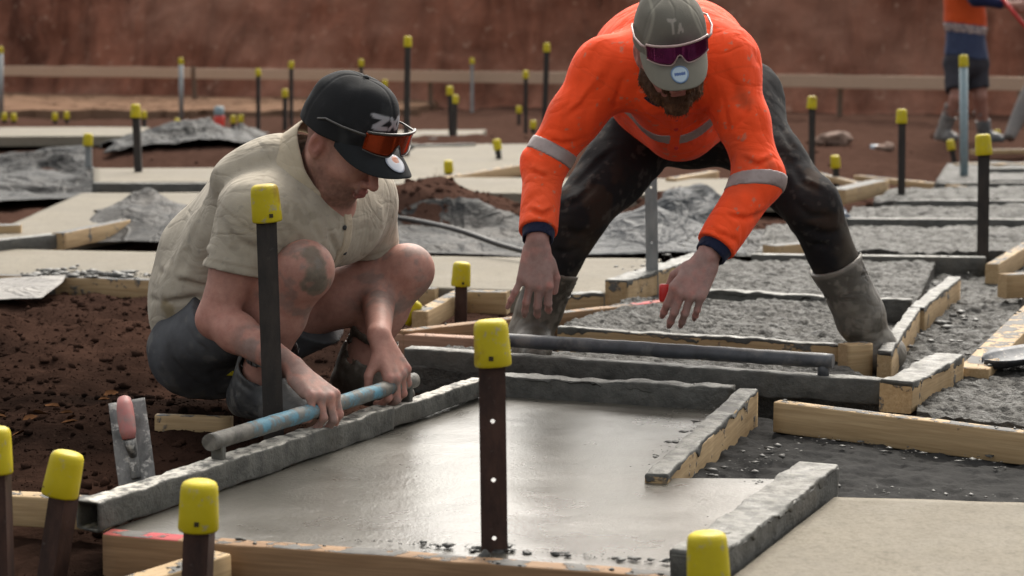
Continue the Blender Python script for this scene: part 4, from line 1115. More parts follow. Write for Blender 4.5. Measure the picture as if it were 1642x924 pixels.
# ------------------------------------------------------------------ crouching worker, khaki shirt
SKIN = (0.46, 0.245, 0.195)
def crouching_worker():
    pr = empty('person', (-0.75, 4.7, 0)); tag(pr, 'crouching worker in khaki shirt and black cap gripping the blue handled screed', 'person')
    Fv = nrm((0.74, -0.67, 0)); Lv = np.array((0.67, 0.74, 0)); Uv = np.array((0, 0, 1.0))
    shR, elR, wrR = P(412, 335, 4.53), P(346, 512, 4.50), P(470, 597, 4.43)
    shL, elL, wrL = P(580, 308, 4.88), P(606, 452, 4.98), P(606, 535, 4.72)
    hip = P(345, 540, 4.88); hipR = hip - Lv * .10; hipL = hip + Lv * .10
    knR, anR = P(486, 436, 4.50), P(408, 622, 4.62)
    knL, anL = P(652, 436, 4.90), P(572, 600, 4.93)
    hb = nrm(Fv * .55 + Uv * .80); hd = nrm(Fv * .80 - Uv * .48 + Lv * .05)
    hb2 = nrm(Fv * .72 + Uv * .60 - Lv * .05); hd2 = nrm(Fv * .52 - Uv * .80 + Lv * .02)
    def grip(px):
        z = np.array((0, 0, .072)); A, B = G(141, 828, .033) + z, G(768, 620, .030) + z
        return A + (B - A) * at_px(A, B, px)
    wrR = grip(512) + Uv * .036 - hd * .100; wrL = grip(634) + Uv * .036 - hd2 * .100
    chest = (shR + shL) / 2
    pit = math.radians(35)
    hf0 = nrm((0.83, -0.56, 0)); hl = nrm(np.cross(Uv, hf0))
    hf = hf0 * math.cos(pit) - Uv * math.sin(pit); hu = hf0 * math.sin(pit) + Uv * math.cos(pit)
    HS = 1.12
    HC = P(553, 230, 4.60)
    neck = HC - hu * .07 - hf * .035

    f = Field((-1.08, 4.15, -0.05), (-0.12, 5.12, 0.93), 0.0038)
    q = head(f, HC, hf, hu, hl, HS)
    nb = chest + Uv * 0.02
    f.chain([q(-.02, 0, -.05), nb], (.062, .070), .03)
    # torso core (hidden by the shirt)
    f.chain([chest - Uv*.03, hip + Uv*.04 + Fv*.03], (.12, .085), .05); f.cap(shR, shL, .055, .055, .05)
    # arms
    f.chain([shR, shR*.45 + elR*.55, elR], (.058, .056, .046), .03, .02)
    fm = elR * .72 + wrR * .28
    f.chain([elR, fm, wrR], (.045, .0475, .029), .02, .02)
    f.chain([shL, shL*.45 + elL*.55, elL], (.056, .053, .044), .03, .02)
    fm = elL * .7 + wrL * .3
    f.chain([elL, fm, wrL], (.044, .046, .029), .02, .02)
    # hands over the handle
    f.cap(wrR, wrR + hd * .03, .028, .026, .015, flat=(hb, .78))
    hand(f, wrR + hd * .018, hd, hb, Lv, ((46, 50, 30), (46, 52, 30), (46, 52, 30), (44, 52, 30)), (3, 1, -2, -7), ((.55, .35, .75), (.35, -.1, .95)), 1.12)
    f.cap(wrL, wrL + hd2 * .03, .028, .026, .015, flat=(hb2, .78))
    hand(f, wrL + hd2 * .016, hd2, hb2, -Lv, ((34, 52, 30), (32, 54, 30), (32, 54, 30), (32, 54, 30)), (3, 0, -3, -8), ((.72, .62, .55), (.85, .1, .55)), 1.12)
    # legs: thigh to below the boot tops
    f.chain([hipR + Fv*.03, hipR*.4 + knR*.6, knR], (.070, .078, .064), .03, .03)
    f.ell(knR + Fv*.010 + Uv*.008, np.eye(3), (.066, .066, .068), .03)
    kc = knR*.62 + anR*.38; f.chain([knR, kc - Fv*.018, anR], (.058, .064, .040), .03, .02)
    f.chain([hipL + Fv*.03, hipL*.4 + knL*.6, knL], (.070, .078, .064), .03, .03)
    f.ell(knL + Fv*.010 + Uv*.01, np.eye(3), (.060, .060, .060), .03)
    kc = knL*.62 + anL*.38; f.chain([knL, kc - Fv*.018, anL], (.058, .064, .040), .03, .02)
    V, F = f.build()
    pt = Paint(V, SKIN)
    for j, e_ in ((knR, .05), (knL, .05), (elR, .05), (elL, .05)): pt.blob(j, .05, .04, (0.44, 0.19, 0.15), .5)
    pt.seg(elR, wrR, .06, .02, (0.46, 0.215, 0.165), .35)
    hair = (0.035, 0.022, 0.016)
    L = lambda a, b, c: q(a, b, c)
    loc = (V - HC) @ np.stack([hf, hl, hu]).T / HS
    onhead = np.linalg.norm(V - HC, axis=1) < .17 * HS
    jaw = onhead * sstep(-loc[:, 2], .035, .062) * sstep(loc[:, 0], -.035, .01) * (1 - sstep(-loc[:, 2], .115, .135))
    nz = fbm(V * 160, 3, 4) * .3 + .9
    pt.lay(np.clip(jaw * .62 * nz * (.45 + .55 * sstep(loc[:, 0], .02, .06)), 0, 1), (0.075, 0.045, 0.034))
    sideb = onhead * (np.abs(loc[:, 1]) > .05) * sstep(loc[:, 0], -.02, .005) * (1 - sstep(loc[:, 0], .022, .045)) * (1 - sstep(loc[:, 2], .02, .05))
    pt.lay(np.clip(sideb * .35 * nz, 0, 1), hair)
    back = onhead * (1 - sstep(loc[:, 0], -.045, -.02)) * sstep(loc[:, 2], -.05, -.02)
    pt.lay(back * .45 * np.clip(nz, 0, 1), hair)
    pt.blob(q(.100, 0, -.066), .020, .006, (0.33, 0.105, 0.095), .9)
    pt.seg(q(.097, .020, -.0665), q(.097, -.020, -.0665), .002, .002, (0.05, 0.02, 0.018), .8)
    pt.blob(q(.112, 0, -.026), .022, .014, (0.38, 0.15, 0.12), .6)
    for e_ in (-1, 1):
        pt.seg(q(.091, e_*.018, .026), q(.080, e_*.046, .026), .006, .004, hair, .8)
        pt.seg(q(.090, e_*.022, .004), q(.088, e_*.040, .004), .003, .002, hair, .7)
        pt.blob(q(-.012, e_*.085, -.004), .03, .015, (0.37, 0.14, 0.11), .6)
    paint_hands(pt)
    grey = (0.20, 0.185, 0.17)
    pt.seg(f.hit(498, 415), f.hit(509, 462), .030, .010, (0.17, 0.155, 0.12), .85, .018, 42, 3)
    pt.blob(f.hit(508, 452), .030, .010, (0.10, 0.095, 0.075), .5, .012, 60, 5)
    for a, b, r, am in ((elR*.4 + wrR*.6, wrR + hd*.2 - Uv*.05, .07, .6), (elL*.5 + wrL*.5, wrL + hd2*.2, .07, .6)):
        d = segdist(V, a, b); pt.lay(am * (1 - sstep(d, r - .03, r + .02)) * sstep(fbm(V * 45, 4, 8), -.45, .35), grey)
    d = np.linalg.norm(V - P(478, 640, 4.38), axis=1); pt.lay(.85 * (1 - sstep(d, .028, .05)) * sstep(fbm(V*60, 3, 2), -.6, 0), (0.22, 0.215, 0.19))
    for kn in (knR, knL): pt.noise(26, .15, .6, grey, .5, 5, 1 - sstep(np.linalg.norm(V - kn, axis=1), .10, .22))
    mesh('body', V, F, M['skin'], pr, True, np.clip(pt.c, 0, 1))

    # ---- shirt
    s = Field((-1.1, 4.25, -0.02), (-0.2, 5.2, 0.75), 0.0042)
    up_t = nrm(chest - hip)
    tn = nrm(np.cross(Lv, up_t))            # out of the back or chest
    if tn @ Fv < 0: tn = -tn
    bk = -tn
    mid = hip * .5 + chest * .5 + bk * .085
    s.ell(P(425, 292, 4.72), np.stack([Lv, up_t, tn]), (.17, .10, .085), .07)
    s.ell(P(462, 262, 4.70), np.stack([Lv, up_t, tn]), (.12, .075, .065), .07)
    s.cap(shR - Uv*.015, shL - Uv*.015, .085, .082, .05)
    s.cap(shR*.75 + shL*.25 - Uv*.06, shL*.75 + shR*.25 - Uv*.06, .125, .12, .06)
    s.ell(mid, np.stack([Lv, up_t, tn]), (.190, .25, .125), .06)
    s.ell(hip*.8 + chest*.2 + bk*.06, np.stack([Lv, up_t, tn]), (.195, .17, .125), .06)
    s.ell(chest*.72 + hip*.28 + bk*.055, np.stack([Lv, up_t, tn]), (.19, .16, .11), .06)
    s.chain([P(385, 315, 4.86), P(332, 410, 4.92), P(304, 500, 4.92), P(296, 530, 4.90)], (.085, .105, .095, .085), .09)
    # yoke up to the neck
    s.cap(shR + (chest-shR)*.45 + Uv*.025, chest + bk*.02 + Uv*.055, .055, .062, .05); s.cap(shL + (chest-shL)*.45 + Uv*.025, chest + bk*.02 + Uv*.055, .055, .062, .05)
    # sleeves
    slR = shR + (elR - shR) * .56; slL = shL + (elL - shL) * .60
    s.chain([shR - Uv*.01, slR], (.084, .078), .05); s.chain([shL - Uv*.01, slL], (.080, .076), .05)
    adR = nrm(elR - shR); adL = nrm(elL - shL)
    cutR = slR + adR * .004; cutL = slL + adL * .004
    s.half(cutR, adR + np.array((0.15, 0, -.05)), cutR - (.14, .12, .16), cutR + (.105, .10, .12))
    s.half(cutL, adL, cutL - (.10, .13, .14), cutL + (.12, .16, .12))
    s.cap(cutR - adR*.02, cutR + adR*.2, .066, .066, .004, mode='sub'); s.cap(cutL - adL*.02, cutL + adL*.2, .063, .063, .004, mode='sub')
    # neck opening and open placket
    s.chain([q(-.03, 0, -.06), nb - Uv*.01, nb + tn*.04 - up_t*.03], (.066*HS, .064*HS, .05), .01, mode='sub')
    ph = nrm(Fv * .8 + Uv * .1)
    s.cap(P(552, 352, 4.50), P(560, 425, 4.46), .018, .022, .01, mode='sub')
    # lift the front hem clear of the thighs; trim below the waistband
    s.half(hip - up_t*.105 + tn*.03, -nrm(up_t*.8 + tn*.45))
    # folds
    s.rough(0.003, 5, 4, stretch=(1, 1, 1.5))
    s.wrinkle(.003, 7, 3, (1, 1, .8), [(shR + adR*.06, .12, .9), (P(270, 450, 4.8), .16, 1.1), (P(530, 400, 4.55), .12, 1.0), (P(300, 380, 4.8), .15, .8)])
    s.folds([[(358, 300), (347, 335), (344, 372)], [(480, 330), (478, 400), (500, 445)], [(255, 432), (300, 452), (340, 462)],
             [(250, 392), (292, 404), (338, 408)], [(515, 330), (530, 380), (545, 420)], [(240, 478), (280, 482), (320, 474)], [(470, 300), (505, 360), (515, 420)]], .0105, .012)
    s.folds([[(352, 345), (385, 385), (430, 405)], [(395, 300), (440, 330), (468, 380)]], .014, .007)
    s.folds([[(380, 300), (430, 350), (470, 420)], [(330, 330), (300, 400), (280, 450)], [(460, 270), (500, 330)]], .020, .006)
    V, F = s.build()
    pt = Paint(V, (0.41, 0.365, 0.295))
    pt.noise(4, .1, .9, (0.35, 0.305, 0.24), .5, 3); pt.noise(30, .45, .8, (0.20, 0.17, 0.13), .35, 9)
    pt.blob(P(262, 500, 4.72), .028, .012, (0.20, 0.145, 0.05), .6, .01)
    pt.noise(75, .80, .95, (0.30, 0.28, 0.24), .6, 31)
    dd = (V - shR - adR*.035) @ nrm(adR + np.array((-.25, .1, .1))); pt.lay((np.linalg.norm(V - shR, axis=1) < .125) * .5 * np.exp(-(dd / .003) ** 2), (0.24, 0.20, 0.15))
    for cc_, ad_, r_ in ((cutR, nrm(adR + np.array((0.15, 0, -.05))), .13), (cutL, adL, .12)):
        dd = (cc_ - V) @ ad_; near = (np.linalg.norm(V - cc_, axis=1) < r_)
        pt.lay(near * .55 * np.exp(-((dd - .022) / .0035) ** 2), (0.26, 0.22, 0.165))
    sh = mesh('shirt', V, F, M['shirt'], pr, True, pt.c)
    pc = s.hit(553, 392)
    if pc is not None:
        V, F = slabcut(s, pc, Lv - Fv * .15, .016, pc - (.10, .10, .13), pc + (.10, .12, .10), .004)
        if len(V): mesh('placket', V, F, M['shirt'], sh, True, np.tile(np.array((0.46, 0.39, 0.295)), (len(V), 1)))
        for by in (365, 405):
            hb_ = s.hit(551, by)
            if hb_ is not None:
                V, F = lathe([(.0062, 0), (.0066, .002), (.004, .0032), (.0006, .0032)], 12); q_ = np.array(Vector((0, 0, 1)).rotation_difference(Vector(nrm(Fv - Uv*.1))).to_matrix())
                mesh('button', V @ q_.T + hb_ + Fv * .003, F, M['capbutton'], sh)
    fr_ = nrm(np.cross(Lv, nrm(hu * .5 + up_t * .6))); fr_ = fr_ if fr_ @ Fv > 0 else -fr_
    collar(sh, HC - hu * .066 * HS - hf * .040 * HS, nrm(hu * .7 + up_t * .3), Lv, fr_, (0.45, 0.385, 0.29), 1.12)
    # ---- shorts
    t = Field((-1.12, 4.4, -0.08), (-0.2, 5.25, 0.5), 0.005)
    t.ell(hip + Fv*.015 - Uv*.015, np.stack([Fv, Lv, Uv]), (.125, .165, .145), .05)
    t.cap(hipR + Fv*.01 - Uv*.03, hipR + (knR-hipR)*.70, .106, .096, .05); t.cap(hipL - Fv*.01 - Uv*.03, hipL + (knL-hipL)*.70, .112, .098, .05)
    for kn, hp in ((knR, hipR), (knL, hipL)):
        d = nrm(kn - hp); c = hp + (kn - hp) * .64
        t.half(c, d, c - .15, c + .15); t.cap(c - d*.03, c + d*.2, .082, .078, .004, mode='sub')
    t.half(hip + up_t*.15, up_t)
    t.rough(0.006, 9, 14); t.wrinkle(.012, 12, 8, (1, 1, .6), [(P(330, 570, 4.75), .2, 1.0)])
    t.folds([[(265, 540), (290, 590), (330, 620)], [(300, 520), (330, 560), (370, 590)], [(340, 590), (350, 640)], [(280, 570), (310, 620)]], .010, .008)
    V, F = t.build()
    pt = Paint(V, (0.055, 0.057, 0.064)); pt.noise(5, -.4, .9, (0.125, 0.13, 0.14), .7, 5); pt.noise(30, .3, .8, (0.19, 0.18, 0.165), .35, 6); pt.noise(6, .3, .9, (0.03, 0.028, 0.028), .6, 7)
    so = mesh('shorts', V, F, M['trouser'], pr, True, pt.c)
    hp_ = t.hit(372, 598)
    if hp_ is not None:
        V, F = box(hp_ + np.array((0, -.004, 0)), .034, .012, .012); mesh('logo_tag', V, F, M['yellow'], so, bevel=.002)

    gumboot(pr, knR, anR, Fv, (0.030, 0.032, 0.035), (0.12, 0.118, 0.112), .60, 1, (.074, .060, .055))
    gumboot(pr, knL, anL, Fv, (0.075, 0.062, 0.048), (0.12, 0.105, 0.088), .60, 2, (.074, .060, .055))

    # ---- cap and sunglasses
    def mark(pn, V):
        pn.noise(20, .3, .8, (0.035, 0.036, 0.038), .6, 4)
        l = V - np.array((-.010, 0, .020)); w = (0.34, 0.34, 0.36)
        fr = l[:, 0] > 0
        def st(a, b, r=.0045):
            A = np.array(a); B = np.array(b); p = l[:, 1:3]; ba = B - A; t_ = np.clip((p - A) @ ba / (ba @ ba), 0, 1)
            d = np.linalg.norm(p - A - t_[:, None]*ba, axis=1); pn.lay(fr * (1 - sstep(d, r*.7, r*1.3)), w)
        z0, z1 = .046, .068
        st((-.040, z1), (-.016, z1)); st((-.016, z1), (-.040, z0)); st((-.040, z0), (-.016, z0))
        st((-.006, z1), (.016, z0)); st((.016, z1), (-.006, z0)); st((.024, z0), (.024, z1)); st((.024, z1), (.034, z0+.008)); st((.034, z0+.008), (.044, z1)); st((.044, z1), (.044, z0))
    def bmk(x, y):
        r = math.hypot(x, y)
        if (x - .15) ** 2 + (y - .35) ** 2 < .16: return (0.45, 0.16, 0.08)
        if r > .86: return (0.30, 0.33, 0.40)
        return (0.55, 0.57, 0.62)
    cp = math.radians(25); cf0 = nrm((0.80, -0.60, 0)); cl = nrm(np.cross(Uv, cf0))
    cf = cf0 * math.cos(cp) - Uv * math.sin(cp); cu = cf0 * math.sin(cp) + Uv * math.cos(cp)
    _, W = peaked_cap(pr, HC + cu*.022 + cf*.004, cf, cu, cl, HS * 1.03, (0.014, 0.0145, 0.016), (0.016, 0.018, 0.020), mark, ((-.06, .60), .021, None, bmk), (144, 72), .034)
    wrap_glasses('orange mirrored wrap sunglasses resting on the black cap', W, M['lens_orange'], M['frame_dark'], .132, .043, .050, .1)
M['lens_orange'] = m_plain('orange_mirror_lens', (0.30, 0.040, 0.010), 0.14, metal=0.75, var=.3, sc=12, bump=0)
M['lens_purple'] = m_plain('purple_mirror_lens', (0.17, 0.02, 0.10), 0.10, metal=0.7, var=.5, sc=14, bump=0)
M['frame_dark'] = m_plain('dark_frame', (0.035, 0.032, 0.030), .35)
M['frame_pale'] = m_plain('pale_frame', (0.42, 0.30, 0.28), .35)
# ------------------------------------------------------------------ bending worker, orange hi-vis shirt
def gumboot(pr, kn, an, toe_dir, base_col, mud_col, top_f=.52, seed=1, r=(.074, .060, .056), sole=None, h=.0048, straps=0.0):
    Uv = np.array((0, 0, 1.0)); Fv = nrm(toe_dir)
    b = Field(np.minimum(kn, an) - (.22, .24, .16), np.maximum(kn, an) + (.24, .22, .06), h)
    d = nrm(an - kn); top = kn + (an - kn) * top_f
    sole = an[2] - .075 if sole is None else sole
    heel = an - Fv*.035 - Uv*.035; toe = an + Fv*.165; toe[2] = sole + .038; ball = an + Fv*.10; ball[2] = sole + .042
    b.chain([top - d*.05, top*.35 + an*.65, an], r, .02, .02)
    b.cap(an, heel, .052, .042, .03); b.cap(heel, ball, .044, .048, .03); b.cap(ball, toe, .047, .036, .02); b.cap(an + Fv*.02, ball, .05, .044, .04)
    b.half(np.array((0, 0, sole)), (0, 0, -1), k=.006)
    b.half(top, -d); b.cap(top - d*.2, top + d*.06, r[0] - .009, r[0] - .010, .003, mode='sub')
    b.rough(.0045, 11, seed + 30)
    for i in range(4):
        c = top*.35 + an*.65 + d * (i - 1.5) * .028; sd = nrm(np.cross(d, (0, 1, 0)))
        b.groove([c - sd*.06 + np.array((0, -.04, .008)), c + np.array((0, -.065, 0)), c + sd*.06 + np.array((0, -.04, -.006*i))], .008, .005)
    V, F = b.build()
    pt = Paint(V, base_col); pt.noise(9, -.2, .5, mud_col, .75, seed + 5); pt.noise(34, .1, .6, tuple(1.35*x for x in mud_col), .5, seed + 9)
    tp = np.abs((V - top) @ d); pt.lay(.5 * (1 - sstep(tp, .004, .012)), tuple(1.5*x for x in mud_col))
    return mesh('gumboot', V, F, M['boot'], pr, True, np.clip(pt.c, 0, 1))

def bending_worker():
    pr = empty('person', (0.5, 5.55, 0)); tag(pr, 'bearded worker in orange hi-vis shirt bending forward with legs apart', 'person')
    Fv = np.array((0, -1.0, 0)); Lv = np.array((1.0, 0, 0)); Uv = np.array((0, 0, 1.0))
    shR, elR, wrR = P(972, 112, 5.25), P(872, 262, 5.20), P(862, 386, 5.02)
    shL, elL, wrL = P(1164, 104, 5.25), P(1218, 285, 5.12), P(1138, 410, 4.99)
    hipR, hipL = P(1052, 200, 5.74), P(1176, 192, 5.78); hip = (hipR + hipL) / 2
    knR, anR = P(924, 345, 5.50), P(850, 535, 5.58)
    knL, anL = P(1298, 330, 5.50), P(1402, 556, 5.58)
    chest = (shR + shL) / 2
    HS = 1.06; pit = math.radians(30); rl = math.radians(-10)
    hf0 = nrm((0.12, -0.99, 0)); hl0 = nrm(np.cross(Uv, hf0))
    hf = hf0 * math.cos(pit) - Uv * math.sin(pit); hu = hf0 * math.sin(pit) + Uv * math.cos(pit)
    hl = rot(hl0, hf, -math.degrees(rl)); hu = rot(hu, hf, -math.degrees(rl))
    HC = P(1074, 80, 4.99)

    f = Field((-0.09, 4.72, 0.12), (0.92, 5.98, 1.15), 0.0040)
    q = head(f, HC, hf, hu, hl, HS)
    nb = chest + Uv * .02 + Fv * .03
    f.chain([q(-.03, 0, -.04), nb], (.062, .070), .03)
    f.chain([chest, hip], (.12, .12), .05); f.cap(shR, shL, .05, .05, .05)
    f.chain([shR, elR, elR*.7+wrR*.3, wrR], (.046, .036, .037, .028), .02); f.chain([shL, elL, elL*.7+wrL*.3, wrL], (.046, .036, .037, .028), .02)
    f.cap(hipR, hipL, .09, .09, .05)
    # his right hand hangs open, his left closes on the red block
    hd = nrm((-.06, -.12, -1.0)); hb = nrm((-.10, -1.0, .10))
    f.cap(wrR + Uv*.02, wrR + hd*.03, .029, .027, .015, flat=(hb, .75))
    hand(f, wrR + hd*.014, hd, hb, Lv, ((26, 30, 20), (22, 32, 20), (14, 28, 18), (2, 12, 10)), (0, -4, -10, -24), ((.85, .35, .40), (.95, -.05, .2)), 1.2)
    hd2 = nrm((-.52, -.16, -.84)); hb2 = nrm((.02, -.90, .30))
    f.cap(wrL + Uv*.02, wrL + hd2*.03, .029, .027, .015, flat=(hb2, .75))
    e2 = hand(f, wrL + hd2*.014, hd2, hb2, -Lv, ((24, 26, 16), (22, 28, 16), (24, 28, 16), (28, 28, 16)), (-9, -11, -13, -16), ((.75, .40, .75), (.80, -.05, .65)), 1.22)
    V, F = f.build()
    pt = Paint(V, (0.45, 0.245, 0.215))
    loc = (V - HC) @ np.stack([hf, hl, hu]).T / HS; onhead = np.linalg.norm(V - HC, axis=1) < .17 * HS
    pt.lay(onhead * .7 * sstep(loc[:, 0], .02, .07), (0.36, 0.135, 0.11))
    pt.seg(q(.096, .020, -.066), q(.096, -.020, -.066), .003, .002, (0.07, 0.02, 0.018), .8)
    paint_hands(pt)
    for e_ in (-1, 1): pt.seg(q(.091, e_*.018, .026), q(.080, e_*.046, .026), .006, .004, (0.08, 0.045, 0.03), .8); pt.blob(q(-.012, e_*.085, -.004), .03, .015, (0.40, 0.16, 0.14), .6)
    grey = (0.30, 0.23, 0.21)
    for w_, d_ in ((wrR, hd), (wrL, hd2)):
        dd = segdist(V, w_ + d_*.06, w_ + d_*.22); pt.lay(.55 * (1 - sstep(dd, .05, .09)) * sstep(fbm(V*40, 4, 8), -.6, .25), grey)
    mesh('body', V, F, M['skin'], pr, True, np.clip(pt.c, 0, 1))
    # beard: a full one, tufted
    b = Field(HC - .2, HC + .2, .003)
    b.ell(q(.050, 0, -.092), np.stack([hf, hl, hu]), np.array((.044, .046, .038)) * HS, .02)
    for e_ in (-1, 1): b.chain([q(-.002, e_*.066, -.035), q(.015, e_*.062, -.065), q(.045, e_*.040, -.095)], (.013, .019, .026), .02)
    b.cap(q(.084, .030, -.062), q(.084, -.030, -.062), .012, .012, .012); b.ell(q(.065, 0, -.122), np.stack([hf, hl, hu]), np.array((.028, .030, .022)) * HS, .02)
    b.ell(q(.102, 0, -.066), np.stack([hf, hl, hu]), np.array((.020, .022, .009)) * HS, .006, 'sub')
    b.rough(.006, 38, 3, stretch=(1, 1, .35)); b.rough(.0035, 110, 5, stretch=(1, 1, .4))
    V, F = b.build(); pt = Paint(V, (0.085, 0.040, 0.022)); pt.noise(60, 0, .6, (0.16, 0.075, 0.038), .7, 2)
    bd = mesh('beard', V, F, M['beard'], pr, True, pt.c)
    rb = np.random.default_rng(4); ids = rb.integers(0, len(V), 3200); c0 = q(.03, 0, -.06); hv, hf_ = [], []
    for n_, i in enumerate(ids):
        o = nrm(V[i] - c0); d_ = nrm(o * .8 - hu * .9 + hf * .3 + rb.normal(0, .35, 3)); l = rb.uniform(.005, .013); sdv = nrm(np.cross(d_, rb.normal(0, 1, 3))) * .0007
        p0 = V[i] - o*.002; p1 = p0 + d_*l*.6; p2 = p0 + nrm(d_ - Uv*.5)*l
        hv += [p0 - sdv, p0 + sdv, p1 + sdv*.8, p1 - sdv*.8, p2]; k_ = 5*n_; hf_ += [(k_, k_+1, k_+2, k_+3), (k_+3, k_+2, k_+4)]
    col = np.repeat(rb.uniform(.6, 1.5, (len(ids), 1)) * np.array((0.13, 0.060, 0.030)), 5, 0)
    tag(mesh('beard_hair', np.array(hv), hf_, M['beard'], bd, True, col), kind='stuff')

    # ---- hi-vis shirt
    ax = nrm(chest - hip)
    s = Field((-.04, 4.85, 0.30), (1.05, 6.0, 1.16), 0.0046)
    tn = nrm(np.cross(Lv, ax)); tn = tn if tn[2] < 0 else -tn        # towards the belly
    R = np.stack([Lv, ax, tn])
    s.cap(shR, shL, .078, .078, .06)
    s.ell(P(1068, 92, 5.40), R, (.215, .200, .150), .07)
    s.ell(P(1068, 70, 5.50), R, (.20, .16, .12), .07)
    s.ell(P(1088, 135, 5.52), R, (.215, .215, .150), .07)
    s.ell(P(1092, 178, 5.60), R, (.165, .150, .135), .06)
    s.cap(P(1060, 135, 5.24), P(1090, 205, 5.46), .10, .10, .07)
    s.cap(shR + (chest-shR)*.4, chest + Uv*.05, .07, .07, .05); s.cap(shL + (chest-shL)*.4, chest + Uv*.05, .07, .07, .05)
    s.half(P(1090, 249, 5.52), nrm((0, .25, -1.0)), k=.01)
    eR = elR*.12 + wrR*.88; eL = elL*.12 + wrL*.88
    s.chain([shR, shR*.5 + elR*.5, elR, eR], (.076, .069, .058, .051), .09, .04); s.chain([shL, shL*.5 + elL*.5, elL, eL], (.076, .069, .062, .053), .09, .04)
    s.half(eR, nrm(wrR - elR), eR - .10, eR + .10); s.half(eL, nrm(wrL - elL), eL - .10, eL + .10)
    s.chain([q(-.04, 0, -.05), nb], (.075, .080), .01, mode='sub')
    s.half(hip - ax*.06, -ax)
    s.rough(.004, 4, 7)
    s.wrinkle(.011, 8, 5, (1, 1, .75), [(P(985, 165, 5.2), .09, .9), (P(1150, 175, 5.2), .09, .9), (elR, .16, 1.1), (elL, .16, 1.1), (eR, .14, 1.0), (eL, .14, 1.1), (P(1080, 200, 5.4), .16, .9)])
    s.folds([[(1000, 120), (985, 165), (992, 195)], [(870, 215), (900, 230), (930, 225)], [(850, 272), (880, 286), (912, 276)],
             [(1160, 150), (1168, 200), (1160, 232)], [(1190, 252), (1215, 264), (1240, 252)], [(1165, 345), (1195, 350), (1228, 336)], [(1150, 372), (1180, 386), (1212, 370)],
             [(1020, 160), (1060, 200), (1085, 215)], [(1140, 165), (1120, 195), (1098, 208)], [(848, 335), (870, 345), (888, 335)], [(955, 135), (932, 168), (908, 188)], [(1205, 140), (1192, 185), (1168, 218)]], .009, .011)
    s.folds([[(985, 95), (955, 150), (930, 190)], [(1150, 90), (1180, 140), (1200, 190)]], .016, .007)
    s.folds([[(1000, 40), (950, 90), (920, 150)], [(1190, 50), (1215, 110), (1230, 160)], [(1060, 180), (1080, 230)]], .024, .008)
    V, F = s.build()
    pt = Paint(V, (0.95, 0.085, 0.018)); pt.noise(8, .3, .9, (0.80, 0.065, 0.014), .5, 3)
    for (x, y, r_) in ((1188, 155, .035), (1200, 165, .03), (1215, 345, .02), (1235, 265, .03)):
        h_ = s.hit(x, y)
        if h_ is not None: pt.blob(h_, r_*.6, r_*.6, (0.28, 0.07, 0.03), .45, .012, 50, 4)
    pt.seg(P(870, 300, 5.1), P(868, 350, 5.05), .08, .04, (0.45, 0.09, 0.03), .3, .02, 30, 8)
    pt.noise(60, .78, .95, (0.42, 0.22, 0.15), .6, 21); pt.noise(5, .35, .9, (0.50, 0.075, 0.03), .45, 22)
    for sh_, el_ in ((shR, elR), (shL, elL)):
        a_ = nrm(el_ - sh_); dd = (V - sh_ - a_*.05) @ a_; pt.lay((np.linalg.norm(V - sh_, axis=1) < .14) * .22 * np.exp(-(dd / .003) ** 2), (0.45, 0.04, 0.01))
    sh = mesh('shirt', V, F, M['hivis'], pr, True, pt.c)
    pc = s.hit(1084, 205)
    if pc is not None:
        V, F = slabcut(s, pc, Lv, .017, pc - (.06, .26, .10), pc + (.06, .10, .16), .0035)
        if len(V): mesh('placket', V, F, M['hivis'], sh, True, np.tile(np.array((0.93, 0.080, 0.017)), (len(V), 1)))
        for by in (190, 206, 236):
            h_ = s.hit(1084, by)
            if h_ is not None:
                V, F = lathe([(.0060, 0), (.0064, .002), (.004, .003), (.0006, .003)], 12); q_ = np.array(Vector((0, 0, 1)).rotation_difference(Vector((0, -.85, -.5))).to_matrix())
                mesh('button', V @ q_.T + h_ + np.array((0, -.004, -.002)), F, M['redpl'], sh)
    def band(c, n, w, r):
        c = np.asarray(c); V, F = slabcut(s, c, n, w, c - r, c + r)
        if len(V): mesh('reflective_band', V, F, M['reflect'], sh)
    a1 = nrm(elR - shR); band(shR + (elR - shR) * .88, a1 + np.array((.05, 0, -.12)), .020, .115)
    a2 = nrm(wrL - elL); band(elL + a2 * .02 + np.array((0, 0, -.005)), nrm(elL - shL) + np.array((-.25, 0, 0)), .021, .115)
    wb = s.hit(1090, 222)
    if wb is not None: band(wb, np.array((-.04, -.75, .66)), .021, .27)
    for w_, e_, el in ((wrR, eR, elR), (wrL, eL, elL)):
        d = nrm(w_ - el); c = Field(w_ - .14, w_ + .14, .004)
        c.cap(e_ + d*.004, e_ + d*.030, .046, .043, .0); c.half(e_ + d*.032, d); c.cap(e_ + d*.016, e_ + d*.1, .037, .034, .003, mode='sub'); c.rough(.003, 20, 3)
        V, F = c.build(); mesh('cuff', V, F, M['shirt'], sh, True, np.tile(np.array((0.012, 0.016, 0.040)), (len(V), 1)))
    axc = nrm(hu * .45 - Fv * -.4 + Uv * .5)
    fr = nrm(np.cross(Lv, axc)); fr = fr if fr @ (Fv - Uv) > 0 else -fr
    collar(sh, nb + axc * .045, axc, Lv, fr, (0.010, 0.012, 0.024), 1.12, 165)

    # ---- trousers
    t = Field((-.05, 5.25, 0.10), (1.2, 6.1, 1.06), 0.0052)
    t.ell(hip + Uv*.01 + np.array((.01, .03, 0)), np.stack([Lv, ax, tn]), (.205, .17, .155), .06)
    t.ell(P(1205, 175, 5.85), np.eye(3), (.105, .13, .15), .06)
    for hp, kn, an in ((hipR, knR, anR), (hipL, knL, anL)):
        out = nrm(kn - hp) * np.array((.5, 0, 0))
        t.chain([hp + out*.06, hp*.45 + kn*.55, kn, kn*.35 + an*.65], (.125, .100, .082, .064), .05, .03)
